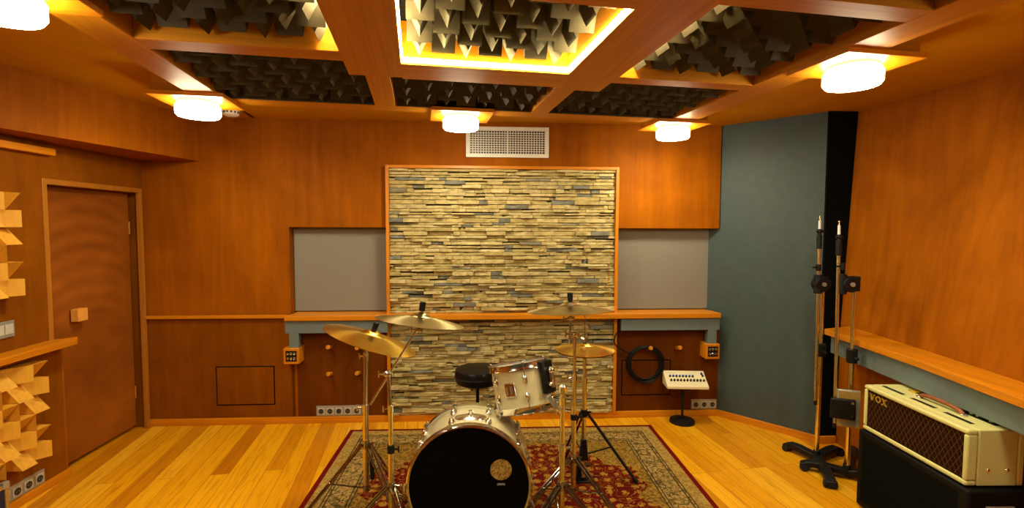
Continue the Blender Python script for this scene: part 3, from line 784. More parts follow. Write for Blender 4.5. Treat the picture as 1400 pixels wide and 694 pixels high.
# sticker and illegible mark on the head
pc = atd(685, 642, 2.55); lx = (pc - fc).dot(bx); lz = pc.z - RZ
MB().lathe([(0, .0012), (.0535, .0012), (.0545, 0), (0, 0)], Matrix.Translation((lx, -D / 2 - .001, lz)) @ Matrix.Rotation(PI / 2, 4, 'X'), 48).build('head_sticker', M['port'], t)
tag(t.children[-1], 'round mottled gold patch on the black head')
pc = atd(685, 662.5, 2.55); lx = (pc - fc).dot(bx); lz = pc.z - RZ
b = MB()
for k in range(5):
    x = lx - .019 + k * .0082; y = -D / 2 - .0012
    b.box((x, y, lz - .005), (x + .0018, y + .001, lz + .005)); b.box((x + .0045, y, lz - .005), (x + .0063, y + .001, lz + .005))
    zz = lz + (-.005, .0035, -.001, .0035, -.005)[k]; b.box((x, y, zz), (x + .0063, y + .001, zz + .0018))
b.build('head_marking', M['whiteink'], t, smooth=False)
# spurs
for s in (-1, 1):
    b = MB()
    p0 = Vector((s * (R * .93), .0, hz - .06)); p1 = Vector((s * (R * 1.34), -.12, .012))
    b.tube(p0, p0.lerp(p1, .45), .010); b.tube(p0.lerp(p1, .4), p1, .0065)
    b.ball(p0, .022)
    b.box((-.02, -.03, -.02), (.02, .03, .02), Matrix.Translation(p0))
    o = b.build('spur', M['chrome'], t, bevel=.001)
    MB().ball(p1 + Vector((0, 0, .003)), .015).build('rubber_tip', M['rubber'], o)

# kick pedal behind the drum
kx, ky = fc.x + .13, fc.y + D + .06
t = empty('kick_pedal', (kx, ky, RZ), 'black bass drum pedal on the rug behind the bass drum', 'drum pedal', None, 0)
MB().box((-.06, -.05, 0), (.06, .30, .008)).build('base_plate', M['iron'], t, bevel=.002, smooth=False)
MB().box((-.045, 0, -.004), (.045, .27, .004)).build('footboard', M['iron'], t, loc=(0, .03, .03), rot=(math.radians(-12), 0, 0), bevel=.002)
t.children[-1].location.z = .075
b = MB()
for s in (-1, 1): b.tube((s * .055, 0, .006), (s * .05, 0, .20), .008)
b.tube((-.07, 0, .20), (.07, 0, .20), .007); b.build('post_frame', M['chrome'], t)
b = MB(); b.tube((0, 0, .20), (.0, .05, .36), .004); b.build('beater_rod', M['chrome'], t)
b = MB(); b.tube((0, .02, .365), (0, .075, .365), .024, seg=20); b.build('beater', M['rubber'], t, bevel=.004)

# rack tom ----------------------------------------------------------------
tc = atd(714.5, 526.5, 2.85); tn_ = tilt_normal(714, 526, -9, .10)
TR = .163; TD = .235
mt = frame_mat(tc, tn_, cr)
t = empty('rack_tom', tc, 'cream rack tom with chrome hoops tilted above the bass drum', 'tom drum', None, 0, mt)
MB().lathe([(TR - .005, -TD / 2 + .008), (TR, -TD / 2 + .008), (TR, TD / 2 - .008), (TR - .005, TD / 2 - .008)], None, 56, True).build('shell', M['creamshell'], t)
for s, nm in ((1, 'batter_head'), (-1, 'bottom_head')):
    z = s * (TD / 2 - .003)
    MB().lathe([(0, z + s * .002), (TR - .01, z + s * .002), (TR + .003, z), (TR + .003, z - s * .006)], None, 56).build(nm, M['clearhead'], t)
    hp = [(TR + .003, z - s * .018), (TR + .013, z - s * .018), (TR + .010, z - s * .010), (TR + .010, z + s * .014), (TR + .015, z + s * .018), (TR + .004, z + s * .017)]
    MB().lathe(hp, None, 56, True).build('hoop', M['chrome'], t)
for k in range(6):
    a = -PI / 2 + .10 + 2 * PI * k / 6; rad = Vector((math.cos(a), math.sin(a), 0))
    for s in (1, -1):
        axd = Vector((0, 0, s)); tg = rad.cross(axd)
        c0 = rad * (TR + .006) + axd * TD * .20
        mx = Matrix.Translation(c0) @ Matrix((tg, rad, axd)).transposed().to_4x4()
        lug(mx, .054, .014).build('lug', M['chrome'], t)
        b = MB(); b.tube(c0 + rad * .008, rad * (TR + .017) + axd * (TD / 2 + .018), .003, seg=8)
        b.box((-.009, -.008, -.006), (.009, .006, .006), Matrix.Translation(rad * (TR + .014) + axd * (TD / 2 + .002)) @ Matrix((tg, rad, axd)).transposed().to_4x4())
        b.ball(rad * (TR + .017) + axd * (TD / 2 + .018), .006)
        b.build('tension_rod', M['chrome'], t)
a = -PI / 2 - .42; rad = Vector((math.cos(a), math.sin(a), 0)); tg = Vector((-rad.y, rad.x, 0))
mx = Matrix.Translation(rad * (TR + .002)) @ Matrix((tg, Vector((0, 0, 1)), rad)).transposed().to_4x4()
b = MB().box((-.03, -.038, 0), (.03, .038, .012)); b.bm.transform(mx); o = b.build('bracket_plate', M['chrome'], t, bevel=.006)
b = MB().tube((0, -.02, .02), (0, .02, .02), .014); b.bm.transform(mx); b.build('bracket_eye', M['chrome'], o)
a = -PI / 2 + .85; rad = Vector((math.cos(a), math.sin(a), 0)); tg = Vector((-rad.y, rad.x, 0))
mx = Matrix.Translation(rad * (TR + .004)) @ Matrix((tg, Vector((0, 0, 1)), rad)).transposed().to_4x4()
b = MB().box((-.042, -.05, 0), (.042, .125, .036)); b.bm.transform(mx); b.build('mount_block', M['black'], t, bevel=.008)
b = MB().tube((0, -.02, .045), (0, .08, .045), .014).ball((0, .07, .05), .02).ball((-.02, .0, .05), .013); b.bm.transform(mx); b.build('mount_clamp', M['chrome'], t)

# throne ------------------------------------------------------------------
p = atd(653, 512, 3.62)
t = empty('drum_throne', (p.x, p.y, RZ), 'round black vinyl drum throne behind the kit', 'stool')
sz = p.z - RZ
MB().lathe([(0, -.055), (.145, -.055), (.158, -.045), (.165, -.01), (.165, .025), (.155, .045), (.12, .055), (0, .058)], Matrix.Translation((0, 0, sz)), 48).build('seat', M['vinyl'], t)
MB().lathe([(.1655, -.006), (.1675, -.003), (.1655, 0)], Matrix.Translation((0, 0, sz)), 48, True).build('seat_piping', M['vinyl'], t)
MB().tube((0, 0, sz - .056), (0, 0, sz - .075), .05, seg=20).build('seat_plate', M['iron'], t)
MB().tube((0, 0, .12), (0, 0, sz - .07), .0125).build('post', M['iron'], t)
MB().tube((0, 0, .24), (0, 0, .29), .021).tube((0, 0, .262), (.045, 0, .262), .007).build('post_collar', M['iron'], t)
for k in range(3):
    a = PI / 2 + 2 * PI * k / 3; q = Vector((.25 * math.cos(a), .25 * math.sin(a), .012))
    o = MB().tube((0.02 * math.cos(a), .02 * math.sin(a), .26), q, .0095).build('leg', M['iron'], t)
    MB().ball(q, .016).build('rubber_foot', M['rubber'], o)

# cymbals -----------------------------------------------------------------
def cymbal(name, px, py, dep, R, n, label, mat, group='cymbals of the drum kit', up=1):
    c = atd(px, py, dep)
    mx = frame_mat(c, n, cr)
    prof = []
    K = 18
    for i in range(K + 1):
        r = .0065 + (R - .0065) * i / K; q = r / R
        z = .040 * R / .25 * (1 - q ** 1.6) * .9
        bell = max(0, 1 - (q / .22) ** 2); z += .085 * R * bell ** .7
        prof.append((r, z - .012))
    low = [(r, z - .0016) for r, z in prof[::-1]]
    o = MB().lathe(prof + low, None, 72, True).build(name, mat)
    o.matrix_world = mx if up > 0 else mx @ Matrix.Rotation(PI, 4, 'X')
    tag(o, label, 'cymbal', group)
    return c, Vector(n)
cA, nA = cymbal('ride_cymbal', 507.5, 462, 2.92, .272, tilt_normal(507, 462, 19.5, .20), 'large golden ride cymbal tilted on the left stand', M['brass'])
cB, nB = cymbal('crash_cymbal', 575, 437, 2.62, .230, tilt_normal(575, 437, 8, .105), 'pale crash cymbal on the boom stand left of the bass drum', M['brass_pale'])
cC, nC = cymbal('crash_cymbal', 780, 422, 2.93, .250, tilt_normal(780, 422, -2, .085), 'pale crash cymbal high on the tall stand right of the tom', M['brass_pale'])
hhd = 3.2
cD, nD = cymbal('hi_hat_cymbal', 799.5, 475, hhd, .188, Vector((0, 0, 1)), 'upper hi-hat cymbal at the right of the kit', M['brass'])

# stands ------------------------------------------------------------------
def tripod(t, hub, low, feet, r=.0072, double=True, mat='legchrome', mid=.55):
    """legs from the hub (local z) to feet, braced from the lower collar"""
    for f in feet:
        f = Vector(f); dr = Vector((f.x, f.y, 0)).normalized(); sd = Vector((-dr.y, dr.x, 0))
        top = dr * .022 + Vector((0, 0, hub)); ft = Vector((f.x, f.y, f.z + .018))
        b = MB()
        if double:
            for s in (-1, 1): b.tube(top + sd * s * .013, ft + sd * s * .013, r, seg=10)
            b.tube(ft - sd * .016, ft + sd * .016, .006, seg=8)
        else: b.tube(top, ft, r * 1.3, seg=10)
        o = b.build('leg', M[mat], t)
        MB().tube(ft + dr * -.012 + Vector((0, 0, .012)), ft + dr * .012 + Vector((0, 0, -.010)), .014, .016, 14).build('rubber_foot', M['rubber'], o, bevel=.004)
        md = top.lerp(ft, mid)
        b = MB(); b.tube(dr * .018 + Vector((0, 0, low)), md, .005, seg=8); b.ball(md, .010); b.build('brace', M[mat], t)
    MB().tube((0, 0, hub - .022), (0, 0, hub + .022), .021, seg=18).tube((.0, 0, hub + .008), (.045, -.01, hub + .008), .006).build('hub', M[mat], t)
    MB().tube((0, 0, low - .018), (0, 0, low + .014), .020, seg=18).build('lower_collar', M[mat], t)
def wing(b, p, d=(1, 0, 0), s=.02):
    p, d = Vector(p), Vector(d).normalized(); b.tube(p, p + d * s * 1.1, s * .28, seg=10)
    e = p + d * s * 1.2; b.tube(e - Vector((0, 0, s * .8)), e + Vector((0, 0, s * .8)), s * .2, seg=8); return b
def top_hardware(t, c, n, base, black=True):
    """tilter below a cymbal, post through it, felts and cap above; all in stand-local coordinates"""
    n = Vector(n)
    b = MB(); lo = c - n * .055; b.tube(lo, c + n * .062, .0035, seg=8); b.build('cymbal_post', M['chrome'], t)
    b = MB(); b.tube(c - n * .030, c - n * .004, .017, .012, 16); b.build('lower_felt', M['rubber'], t)
    h = .017
    b = MB(); b.tube(c + n * .033, c + n * .045, .010, .008, 14); b.build('sleeve', M['chrome'], t)
    b = MB(); b.tube(c + n * .045, c + n * .095, .0155, .017, 18); b.build('cap_felt', M['black'], t, bevel=.005)
    b = MB(); b.ball(lo, .014); side = n.cross(Vector((0, 1, 0))).normalized()
    b.tube(lo - side * .02, lo + side * .02, .011); wing(b, lo + side * .02, side, .018)
    b.tube(lo, base, .0085); b.build('tilter', M['chrome'], t)

def gfoot(origin, deg, rad): return (rad * math.cos(math.radians(deg)), rad * math.sin(math.radians(deg)), 0)
TUB = 'nickel'
# A: straight ride stand at the left
pA = atd(501, 669, 2.915); base = Vector((pA.x, pA.y, RZ))
t = empty('cymbal_stand', base, 'chrome tripod stand carrying the tilted golden cymbal at the left', 'cymbal stand', 'cymbal stands of the drum kit')
tripod(t, .385, .13, [gfoot(0, 196, .345), gfoot(0, 316, .34), gfoot(0, 76, .34)])
topA = atd(500, 482, 2.915) - base
MB().tube((0, 0, .11), (0, 0, .60), .0170).build('lower_tube', M[TUB], t)
MB().tube((0, 0, .58), (topA.x, topA.y, topA.z), .0125).build('upper_tube', M[TUB], t)
b = MB().tube((0, 0, .575), (0, 0, .615), .0185); wing(b, (-.015, 0, .60), (-1, -.2, 0), .024); b.build('height_clamp', M['chrome'], t)
b = MB().tube(topA - Vector((0, 0, .05)), topA, .015); wing(b, topA - Vector((0.012, 0, .02)), (-1, 0, 0), .02); b.build('top_clamp', M['chrome'], t)
top_hardware(t, cA - base, nA, topA)
tag(MB().tube((.03, .02, .365), (.03, .02, .16), .004).tube((.03, .02, .28), (.03, .02, .17), .014, .012).build('stay_rod', M['rubber'], t), 'black rubber grip')

# B: boom stand just left of the bass drum
pB = atd(535, 664.6, 2.60); base = Vector((pB.x, pB.y, RZ)); hub = pB.z - RZ
t = empty('cymbal_stand', base, 'chrome boom stand carrying the pale crash cymbal left of the bass drum', 'cymbal stand', 'cymbal stands of the drum kit')
tripod(t, hub, .10, [gfoot(0, 200, .34), gfoot(0, 302, .34), gfoot(0, 84, .34)])
piv = atd(530.5, 511, 2.60) - base
j1 = atd(536, 612, 2.6).z - RZ; j2 = atd(534, 556, 2.6).z - RZ
MB().tube((0, 0, .08), (0, 0, j1), .0145).build('lower_tube', M[TUB], t)
MB().tube((0, 0, j1 - .01), (0, 0, j2), .0120).build('middle_tube', M[TUB], t)
MB().tube((0, 0, j2 - .01), (piv.x * .9, piv.y * .9, piv.z), .0095).build('upper_tube', M[TUB], t)
b = MB().tube((0, 0, j1 - .02), (0, 0, j1 + .02), .0185); wing(b, (.016, 0, j1), (1, -.2, 0), .02); b.build('height_clamp', M['rubber'], t)
b = MB().tube((0, 0, j2 - .018), (0, 0, j2 + .018), .0155); wing(b, (-.012, 0, j2), (-1, -.2, 0), .02); b.build('height_clamp', M['chrome'], t)
b0, b1 = atd(506, 552.5, 2.60) - base, atd(569, 452, 2.61) - base
MB().tube(b0, b1, .0066).build('boom_arm', M['chrome'], t)
b = MB().ball(piv, .02).tube(piv - Vector((.022, 0, 0)), piv + Vector((.022, 0, 0)), .013); wing(b, piv + Vector((-.022, 0, 0)), (-1, 0, 0), .022); b.build('boom_clamp', M['chrome'], t)
top_hardware(t, cB - base, nB, b1)

# C: tall stand right of the tom
pC = atd(784, 626, 2.93); base = Vector((pC.x, pC.y, RZ)); hub = pC.z - RZ
t = empty('cymbal_stand', base, 'tall chrome stand carrying the high pale crash cymbal right of the tom', 'cymbal stand', 'cymbal stands of the drum kit')
tripod(t, hub, .11, [gfoot(0, 195, .32), gfoot(0, 318, .32), gfoot(0, 78, .32)])
q = lambda y: atd(783, y, 2.93).z - RZ
MB().tube((0, 0, .09), (0, 0, q(569)), .0145).build('lower_tube', M[TUB], t)
MB().tube((0, 0, q(572)), (0, 0, q(514)), .0120).build('middle_tube', M[TUB], t)
MB().tube((0, 0, q(517)), (0, 0, q(452)), .0095).build('upper_tube', M[TUB], t)
b = MB().tube((0, 0, q(572)), (0, 0, q(565)), .019); wing(b, (.016, 0, q(568)), (1, -.3, 0), .024); b.build('height_clamp', M['rubber'], t)
b = MB().tube((0, 0, q(518)), (0, 0, q(510)), .016); wing(b, (-.014, 0, q(514)), (-1, -.3, 0), .022); b.build('height_clamp', M['chrome'], t)
piv = Vector((0, 0, q(455)))
b = MB().tube(piv - Vector((.024, 0, 0)), piv + Vector((.024, 0, 0)), .014).ball(piv, .019); wing(b, piv + Vector((-.024, 0, 0)), (-1, 0, .2), .024); b.build('boom_clamp', M['chrome'], t)
lowr = atd(779, 470, 2.93) - base; upr = atd(780, 436, 2.93) - base
MB().tube(lowr, upr, .006).build('boom_arm', M['chrome'], t)
MB().tube(lowr, lowr + Vector((0, 0, .03)), .010).build('arm_weight', M['chrome'], t)
top_hardware(t, cC - base, nC, upr)

# E: stand with arm holding the tom
pE = atd(768, 663, 2.63); base = Vector((pE.x, pE.y, RZ)); hub = pE.z - RZ
t = empty('tom_stand', base, 'chrome tripod stand clamped to the tom in front of the tall cymbal stand', 'drum stand')
tripod(t, hub, .09, [gfoot(0, 215, .34), gfoot(0, 328, .34), gfoot(0, 92, .34)])
q = lambda y: atd(767, y, 2.63).z - RZ
MB().tube((0, 0, .07), (0, 0, q(611)), .0155).build('lower_tube', M[TUB], t)
MB().tube((0, 0, q(614)), (0, 0, q(532)), .0125).build('upper_tube', M[TUB], t)
b = MB().tube((0, 0, q(615)), (0, 0, q(605)), .020); wing(b, (.018, 0, q(611)), (1, -.3, .3), .026); b.build('height_clamp', M['chrome'], t)
MB().lathe([(0, .03), (.014, .028), (.022, .018), (.021, -.004), (.014, -.02), (0, -.022)], Matrix.Translation((0, 0, q(530))), 24).build('top_cap', M['chrome'], t)
b = MB(); e = atd(756, 544, 2.70) - base; s0 = Vector((0, 0, q(545)))
b.tube(s0, e, .010); b.ball(e, .017); b.tube(s0 - Vector((0, 0, .022)), s0 + Vector((0, 0, .022)), .019); b.build('tom_arm', M['chrome'], t)
b = MB().box((-.012, -.012, -.055), (.012, .012, .055), Matrix.Translation(atd(757, 552, 2.66) - base) @ Matrix.Rotation(math.radians(-32), 4, 'Y')); b.build('arm_bracket', M['steel'], t, bevel=.004)
b = MB().tube((0, 0, q(561)), (0, 0, q(555)), .018); wing(b, (.016, 0, q(558)), (1, -.2, 0), .026); wing(b, (-.014, -.01, q(558)), (-1, -.4, 0), .02); b.build('arm_clamp', M['chrome'], t)

# D: hi-hat stand
base = Vector((cD.x, cD.y, RZ)); hub = atd(799, 566, hhd).z - RZ
t = empty('hi_hat_stand', base, 'hi-hat stand with black pedal at the right of the kit', 'hi-hat stand')
tripod(t, hub, .18, [gfoot(0, -8, .33), gfoot(0, 105, .30)], mat='iron', mid=.5)
q = lambda y: atd(799, y, hhd).z - RZ
MB().tube((0, 0, .03), (0, 0, q(521)), .0145).build('lower_tube', M[TUB], t)
MB().tube((0, 0, q(523)), (0, 0, q(489)), .0115).build('upper_tube', M[TUB], t)
b = MB().tube((0, 0, q(525)), (0, 0, q(517)), .018); wing(b, (-.016, 0, q(521)), (-1, -.2, 0), .022); b.build('height_clamp', M['chrome'], t)
MB().lathe([(0, 0), (.012, 0), (.022, .018), (.024, .03), (0, .03)], Matrix.Translation((0, 0, q(490))), 24).build('seat_cup', M['black'], t)
MB().tube((0, 0, q(488)), (0, 0, q(421)), .0030, seg=8).build('pull_rod', M['chrome'], t)
zc = cD.z - RZ
b = MB().tube((0, 0, zc + .030), (0, 0, zc + .062), .0085); wing(b, (-.006, 0, zc + .055), (-1, 0, .4), .018); b.build('clutch', M['chrome'], t)
MB().tube((0, 0, zc + .022), (0, 0, zc + .032), .013).build('clutch_felt', M['rubber'], t)
b = MB(); b.box((-.045, 0, -.005), (.045, .27, .005), Matrix.Translation((0, .0, .10)) @ Matrix.Rotation(math.radians(-16), 4, 'X')); b.build('footboard', M['iron'], t, bevel=.003)
MB().box((-.05, -.03, 0), (.05, .30, .010)).build('base_plate', M['iron'], t, bevel=.003)
MB().prism([(-.03, 0), (.03, 0), (.016, .14), (-.016, .14)], -.02, .02, Matrix.Translation((0, -.0, .14)) @ Matrix.Rotation(PI / 2, 4, 'X')).build('spring_housing', M['iron'], t, bevel=.006)
# lower hat
o = bpy.data.objects.new('hi_hat_cymbal', bpy.data.meshes[[m.name for m in bpy.data.meshes if m.name.startswith('hi_hat_cymbal')][0]])
COL.objects.link(o); o.matrix_world = Matrix.Translation((cD.x, cD.y, cD.z - .031)) @ Matrix.Rotation(PI, 4, 'X')
tag(o, 'lower hi-hat cymbal turned upside down under the other', 'cymbal', 'cymbals of the drum kit')

# ------------------------------------------------------------------ monitor mixer on stand
p = atz(932, 573, .02); base = Vector((p.x + .0, min(p.y, 4.08), 0))
t = empty('mixer_stand', base, 'short black stand with round base below the cream mixer', 'stand')
MB().lathe([(0, .045), (.02, .044), (.05, .038), (.098, .026), (.104, .012), (.102, 0), (0, 0)], None, 40).build('round_base', M['iron'], t)
mc = atd(935, 519, (Vector((base.x, base.y, .42)) - EYE).dot(cf))
zt = mc.z - .055
MB().tube((0, 0, .04), (0, 0, zt - .012), .0105).build('pole', M['iron'], t)
MB().tube((0, 0, zt - .10), (0, 0, zt - .05), .015).build('pole_clamp', M['iron'], t)
MB().box((-.05, -.05, zt - .012), (.05, .05, zt - .001)).build('top_plate', M['iron'], t, bevel=.002)
W = .17
t = empty('monitor_mixer', (base.x + .02, base.y, zt), 'cream sloping monitor mixer with two rows of black knobs on a short stand', 'mixer', None, math.radians(-6))
MB().prism([(-.085, 0), (.085, .0), (.085, .105), (.07, .112), (-.085, .022)], -W, W, Matrix.Rotation(PI / 2, 4, 'Z') @ Matrix.Rotation(PI / 2, 4, 'X')).build('housing', M['plastic_cream'], t, bevel=.004)
sl = math.atan2(.09, .155); c0 = Vector((0, -.085, .022)); du = Vector((1, 0, 0)); dv = Vector((0, math.cos(sl), math.sin(sl))); dn = du.cross(dv)
def onslope(a, c, h=0): return c0 + du * a + dv * c + dn * h
def knob(a, c, cap):
    mx = Matrix.Translation(onslope(a, c)) @ Matrix((du, dv, dn)).transposed().to_4x4()
    o = MB().lathe([(.0085, 0), (.0085, .006), (.007, .016), (0, .0165)], mx, 16).build('knob', M['black'], t)
    if cap: MB().lathe([(.0066, .0155), (.0066, .0175), (0, .018)], mx, 14).build('knob_cap', M['bluecap'], o)
for k in range(8): knob(-.125 + .0268 * k, .112, True)
for k in range(11): knob(-.125 + .0268 * k, .066, False)
knob(.142, .142, True); knob(.146, .118, True)
b = MB()
rr = random.Random(2)
for k in range(9):
    mx = Matrix.Translation(onslope(-.145 + k * .0095, .152)) @ Matrix((du, dv, dn)).transposed().to_4x4()
    b.box((0, -.004, 0), (.0014, .004, .0006), mx); b.box((0, (-.004, .003, -.0005)[k % 3], 0), (.0065, (-.0025, .0045, .001)[k % 3], .0006), mx)
    if k % 2: b.box((.005, -.004, 0), (.0064, .004, .0006), mx)
b.build('printed_marking', M['ink'], t, smooth=False)

# ------------------------------------------------------------------ amplifier head and cabinet
az = .47
A0, A1 = atz(1181, 585, az), atz(1317, 664.5, az)
ex = Vector((-.045, -.999, 0)).normalized(); ey = Vector((-ex.y, ex.x, 0))
AL, AD, AH = .665, .268, .262
org = (A0 + A1) / 2 - ex * AL / 2
rz = math.atan2(ex.y, ex.x)
# cabinet
t = empty('speaker_cabinet', (org.x, org.y, 0), 'black speaker cabinet standing under the cream amplifier head', 'speaker cabinet', None, rz)
CT = az - .006
MB().box((-.015, -.012, .012), (AL + .03, AD + .02, CT)).build('cabinet_body', M['tolex'], t, bevel=.012, seg=3)
MB().box((.02, -.0125, .05), (AL - .02, -.010, CT - .03)).build('front_grille', M['black_paint'], t, smooth=False)
for x in (.03, AL - .03):
    for y in (.03, AD - .03): MB().tube((x, y, 0), (x, y, .02), .018).build('rubber_foot', M['rubber'], t)
b = MB().box((AL + .0295, .07, CT - .125), (AL + .034, .20, CT - .07)); o = b.build('side_handle', M['steel'], t, bevel=.002)
MB().box((AL + .034, .082, CT - .12), (AL + .036, .188, CT - .08)).build('handle_recess', M['black'], o, smooth=False)
# head
t = empty('amplifier_head', (org.x, org.y, az - .006), 'cream guitar amplifier head with gold letters and dark diamond grille cloth', 'amplifier', None, rz)
G = .0065
for x in (.04, AL - .04):
    for y in (.03, AD - .03): MB().tube((x, y, 0), (x, y, G + .003), .012).build('rubber_foot', M['rubber'], t)
# shell: front frame + body with top well
fw = .024
b = MB()
b.box((0, 0, G), (AL, .05, G + fw)); b.box((0, 0, G + AH - fw), (AL, .05, G + AH)); b.box((0, 0, G + fw), (fw, .05, G + AH - fw)); b.box((AL - fw, 0, G + fw), (AL, .05, G + AH - fw))
b.build('front_frame', M['cream'], t, bevel=.009, seg=3)
MB().box((0, .052, G), (AL, AD - .034, G + AH)).build('case_body', M['cream'], t, bevel=.006, seg=3)
MB().box((0, AD - .032, G), (AL, AD, G + AH - .001)).build('rear_frame', M['cream'], t, bevel=.008, seg=3)
MB().box((fw - .004, .008, G + fw - .004), (AL - fw + .004, .03, G + AH - fw + .004)).build('grille_cloth', M['grille'], t, smooth=False)
for k in range(3):
    x = .11 + .205 * k
    MB().box((x - .075, .075, G + AH - .002), (x + .075, .098, G + AH + .0012)).build('top_vent', M['black'], t, bevel=.001, smooth=False)
MB().box((.13, AD - .098, G + AH - .002), (AL - .05, AD - .045, G + AH + .0012)).build('control_panel', M['black'], t, smooth=False)
cp = t.children[-1]
for k in range(9):
    x = .30 + .034 * k
    MB().lathe([(.009, 0), (.0085, .008), (.005, .013), (0, .013)], Matrix.Translation((x, AD - .072, G + AH + .0012)), 14).build('control_knob', M['cream' if k in (5, 6, 8) else 'black'], cp)
MB().box((.115, AD - .105, G + AH), (.165, AD - .05, G + AH + .008)).build('panel_cap', M['gold'], t, bevel=.003)
hp = [Vector((.235, .135, G + AH + .004)), Vector((.25, .135, G + AH + .018)), Vector((.30, .135, G + AH + .026)), Vector((.37, .135, G + AH + .027)), Vector((.43, .135, G + AH + .024)), Vector((.475, .135, G + AH + .016)), Vector((.49, .135, G + AH + .004))]
b = MB().path(catmull(hp, 5), .011, 12); o = b.build('handle', M['leather'], t); tag(o, 'brown leather carrying handle')
for x in (.232, .493): MB().box((x - .014, .121, G + AH), (x + .014, .149, G + AH + .010)).build('handle_end', M['chrome'], o, bevel=.004)
for y in (.10, .19): MB().ball((AL, y, G + .075), .009, (.7, 1, 1)).build('side_screw', M['nickel'], t)
# gold letters V O X on the grille
def stroke(b, pts, w0, mx):
    """flat quad stroke between two points with horizontal ends"""
    (x0, y0), (x1, y1) = pts; b.prism([(x0 - w0 / 2, y0), (x0 + w0 / 2, y0), (x1 + w0 / 2, y1), (x1 - w0 / 2, y1)], 0, .004, mx)
mx = Matrix.Translation((.042, .008, G + AH - .074)) @ Matrix.Rotation(PI / 2, 4, 'X')
lt = .036
b = MB()
stroke(b, ((.006, lt), (.019, 0)), .011, mx); stroke(b, ((.033, lt), (.021, 0)), .006, mx); b.prism([(-.002, lt - .004), (.016, lt - .004), (.016, lt), (-.002, lt)], 0, .004, mx); b.prism([(.026, lt - .004), (.040, lt - .004), (.040, lt), (.026, lt)], 0, .004, mx)
b.build('logo_letter', M['gold'], t, smooth=False)
b = MB(); ring_o = [(.064 + .021 * math.cos(a * PI / 16), lt / 2 + (lt / 2) * math.sin(a * PI / 16)) for a in range(32)]; ring_i = [(.064 + .011 * math.cos(a * PI / 16), lt / 2 + (lt / 2 - .006) * math.sin(a * PI / 16)) for a in range(32)]
for i in range(32):
    j = (i + 1) % 32; b.prism([ring_o[i], ring_o[j], ring_i[j], ring_i[i]], 0, .004, mx)
b.build('logo_letter', M['gold'], t, smooth=False)
b = MB(); stroke(b, ((.097, lt), (.121, 0)), .011, mx); stroke(b, ((.122, lt), (.096, 0)), .005, mx)
for x in (.089, .115): b.prism([(x, lt - .004), (x + .016, lt - .004), (x + .016, lt), (x, lt)], 0, .0045, mx); b.prism([(x, 0), (x + .016, 0), (x + .016, .004), (x, .004)], 0, .0045, mx)
b.build('logo_letter', M['gold'], t, smooth=False)

# ------------------------------------------------------------------ boom microphone stands in the right corner
def mic_stand(base, label, piv, tip, low, feet, shaft_r=.012, clips=()):
    t = empty('microphone_stand', base, label, 'microphone stand', 'boom microphone stands in the right corner')
    L = lambda p: Vector(p) - base
    piv, tip, low = L(piv), L(tip), L(low)
    MB().tube((0, 0, .05), (0, 0, piv.z * .62), shaft_r * 1.25).build('lower_shaft', M[TUB], t)
    MB().tube((0, 0, piv.z * .60), (0, 0, piv.z), shaft_r).build('upper_shaft', M[TUB], t)
    b = MB().tube((0, 0, piv.z * .60), (0, 0, piv.z * .60 + .09), .032, seg=18).tube((0, -.02, piv.z * .6 + .035), (0, -.055, piv.z * .6 + .035), .012); b.build('height_clutch', M['iron'], t, bevel=.004)
    MB().tube(low, tip, .0105).build('boom_arm', M[TUB], t)
    d = (tip - low).normalized()
    b = MB(); pp = Vector((piv.x, piv.y, piv.z)); mid = pp / 2 + Vector((0, 0, piv.z)) / 2
    b.tube(Vector((0, 0, piv.z - .045)), Vector((0, 0, piv.z + .05)), .030, seg=18)
    b.tube(pp - d * .065, pp + d * .065, .028, seg=18)
    b.tube(mid - Vector((0, .035, 0)), mid + Vector((0, .03, 0)), .052, seg=24); b.build('boom_pivot', M['iron'], t, bevel=.004)
    MB().tube(mid + Vector((0, -.035, 0)), mid + Vector((0, -.045, 0)), .014).build('pivot_screw', M['steel'], t)
    MB().tube(pp + d * .09, pp + d * .135, .017).tube(pp + d * .115, pp + d * .115 + Vector((-.045, -.01, 0)), .007).build('arm_clip', M['iron'], t, bevel=.002)
    MB().tube(tip - d * .02, tip + d * .075, .017).build('arm_sleeve', M['iron'], t, bevel=.003)
    e = tip + d * .10
    b = MB().tube(tip + d * .07, e, .012).ball(e, .018).tube(e - Vector((.018, 0, 0)), e + Vector((.024, 0, 0)), .010); b.build('clip_joint', M['iron'], t)
    MB().tube(e + d * .01, e + d * .075, .0085, .0075).build('thread_post', M['white'], t)
    MB().tube(e + d * .075, e + d * .105, .004, seg=8).ball(e + d * .098, .007).build('thread_tip', M['nickel'], t)
    MB().tube(low, low + d * .03, .011).build('arm_end', M['iron'], t)
    MB().tube((0, 0, .02), (0, 0, .09), .03, .02, 20).build('base_hub', M['iron'], t, bevel=.003)
    for f in feet:
        f = Vector((f[0] - base.x, f[1] - base.y, 0)); dr = f.normalized(); sd = Vector((-dr.y, dr.x, 0)); Ln = f.length
        mx = Matrix((dr, sd, Vector((0, 0, 1)))).transposed().to_4x4()
        b = MB(); b.prism([(0, .060), (Ln * .6, .074), (Ln * .88, .070), (Ln + .018, .048), (Ln + .022, .012), (Ln * .90, .012), (Ln * .80, .034), (0, .022)], -.030, .030, mx @ Matrix.Rotation(PI / 2, 4, 'X'))
        o = b.build('leg', M['iron'], t, bevel=.006)
        MB().tube(f * .97 - sd * .038 + Vector((0, 0, .023)), f * .97 + sd * .038 + Vector((0, 0, .023)), .023, seg=18).build('caster', M['rubber'], o, bevel=.003)
    return t
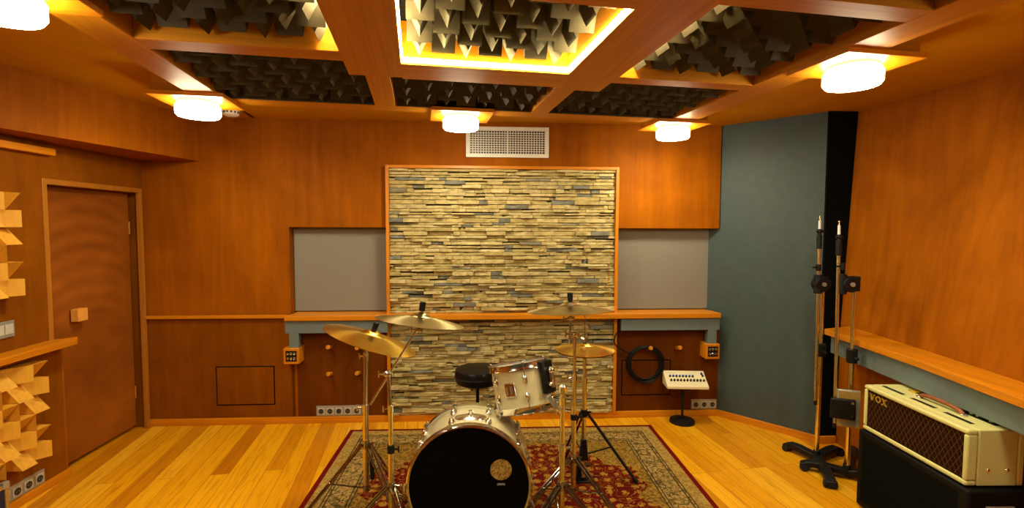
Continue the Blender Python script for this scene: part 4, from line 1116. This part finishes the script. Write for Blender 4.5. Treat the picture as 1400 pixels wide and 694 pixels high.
b1 = atz(1113, 626, .04); b1 = Vector((b1.x, b1.y, 0)); dep = (Vector((b1.x, b1.y, .8)) - EYE).dot(cf)
f_ = lambda px, py: (lambda p: (p.x, p.y))(atz(px, py, .015))
mic_stand(b1 + Vector((.03, .02, 0)), 'black and brass boom microphone stand against the slate grey wall', atd(1118.5, 388, dep - .02), atd(1120, 336, dep - .02), atd(1114.5, 553, dep - .02),
          [f_(1076, 612), f_(1136, 664), f_(1146, 618)])
b2 = atz(1158, 645, .04); b2 = Vector((b2.x, b2.y, 0)); dep2 = (Vector((b2.x, b2.y, .8)) - EYE).dot(cf)
t2 = mic_stand(b2, 'boom microphone stand with a tan plate clamped on, nearest the amplifier', atd(1151, 388, dep2 - .03), atd(1146.5, 345, dep2 - .03), atd(1141, 584, dep2 - .03),
          [f_(1180, 655), f_(1098, 638), f_(1168, 616)])
# tan plate clamped to the second stand
pc = atd(1159, 557, dep2 - .06)
t = empty('clamped_plate', pc, 'tan and grey square plate with a black clamp on the stand nearest the amplifier', 'plate')
rzp = math.radians(-25)
MB().box((-.06, -.012, -.115), (.065, .012, .115)).build('plate', M['steel'], t, bevel=.004, rot=(0, 0, rzp))
pm = t.children[-1]
b = MB().box((-.06, -.016, -.122), (.065, .010, -.108)); b.build('tan_lip', M['tan'], pm, bevel=.002, smooth=False)
MB().box((-.056, -.0145, .06), (.061, -.0125, .108)).build('tan_facing', M['tan'], pm, smooth=False)
MB().box((-.10, -.045, -.065), (.035, -.012, .062)).build('clamp_body', M['iron'], pm, bevel=.006)
for z in (-.045, .045): MB().tube((.015, -.045, z), (.015, -.052, z), .008).build('clamp_screw', M['nickel'], pm)

# ------------------------------------------------------------------ world and view
w = bpy.data.worlds.new('world'); S.world = w; w.use_nodes = True
w.node_tree.nodes['Background'].inputs[0].default_value = (.02, .018, .014, 1); w.node_tree.nodes['Background'].inputs[1].default_value = .2
vs_ = S.view_settings; vs_.view_transform = 'Standard'; vs_.look = 'None'; vs_.gamma = 1; vs_.use_curve_mapping = False
vs_.exposure = 0.75
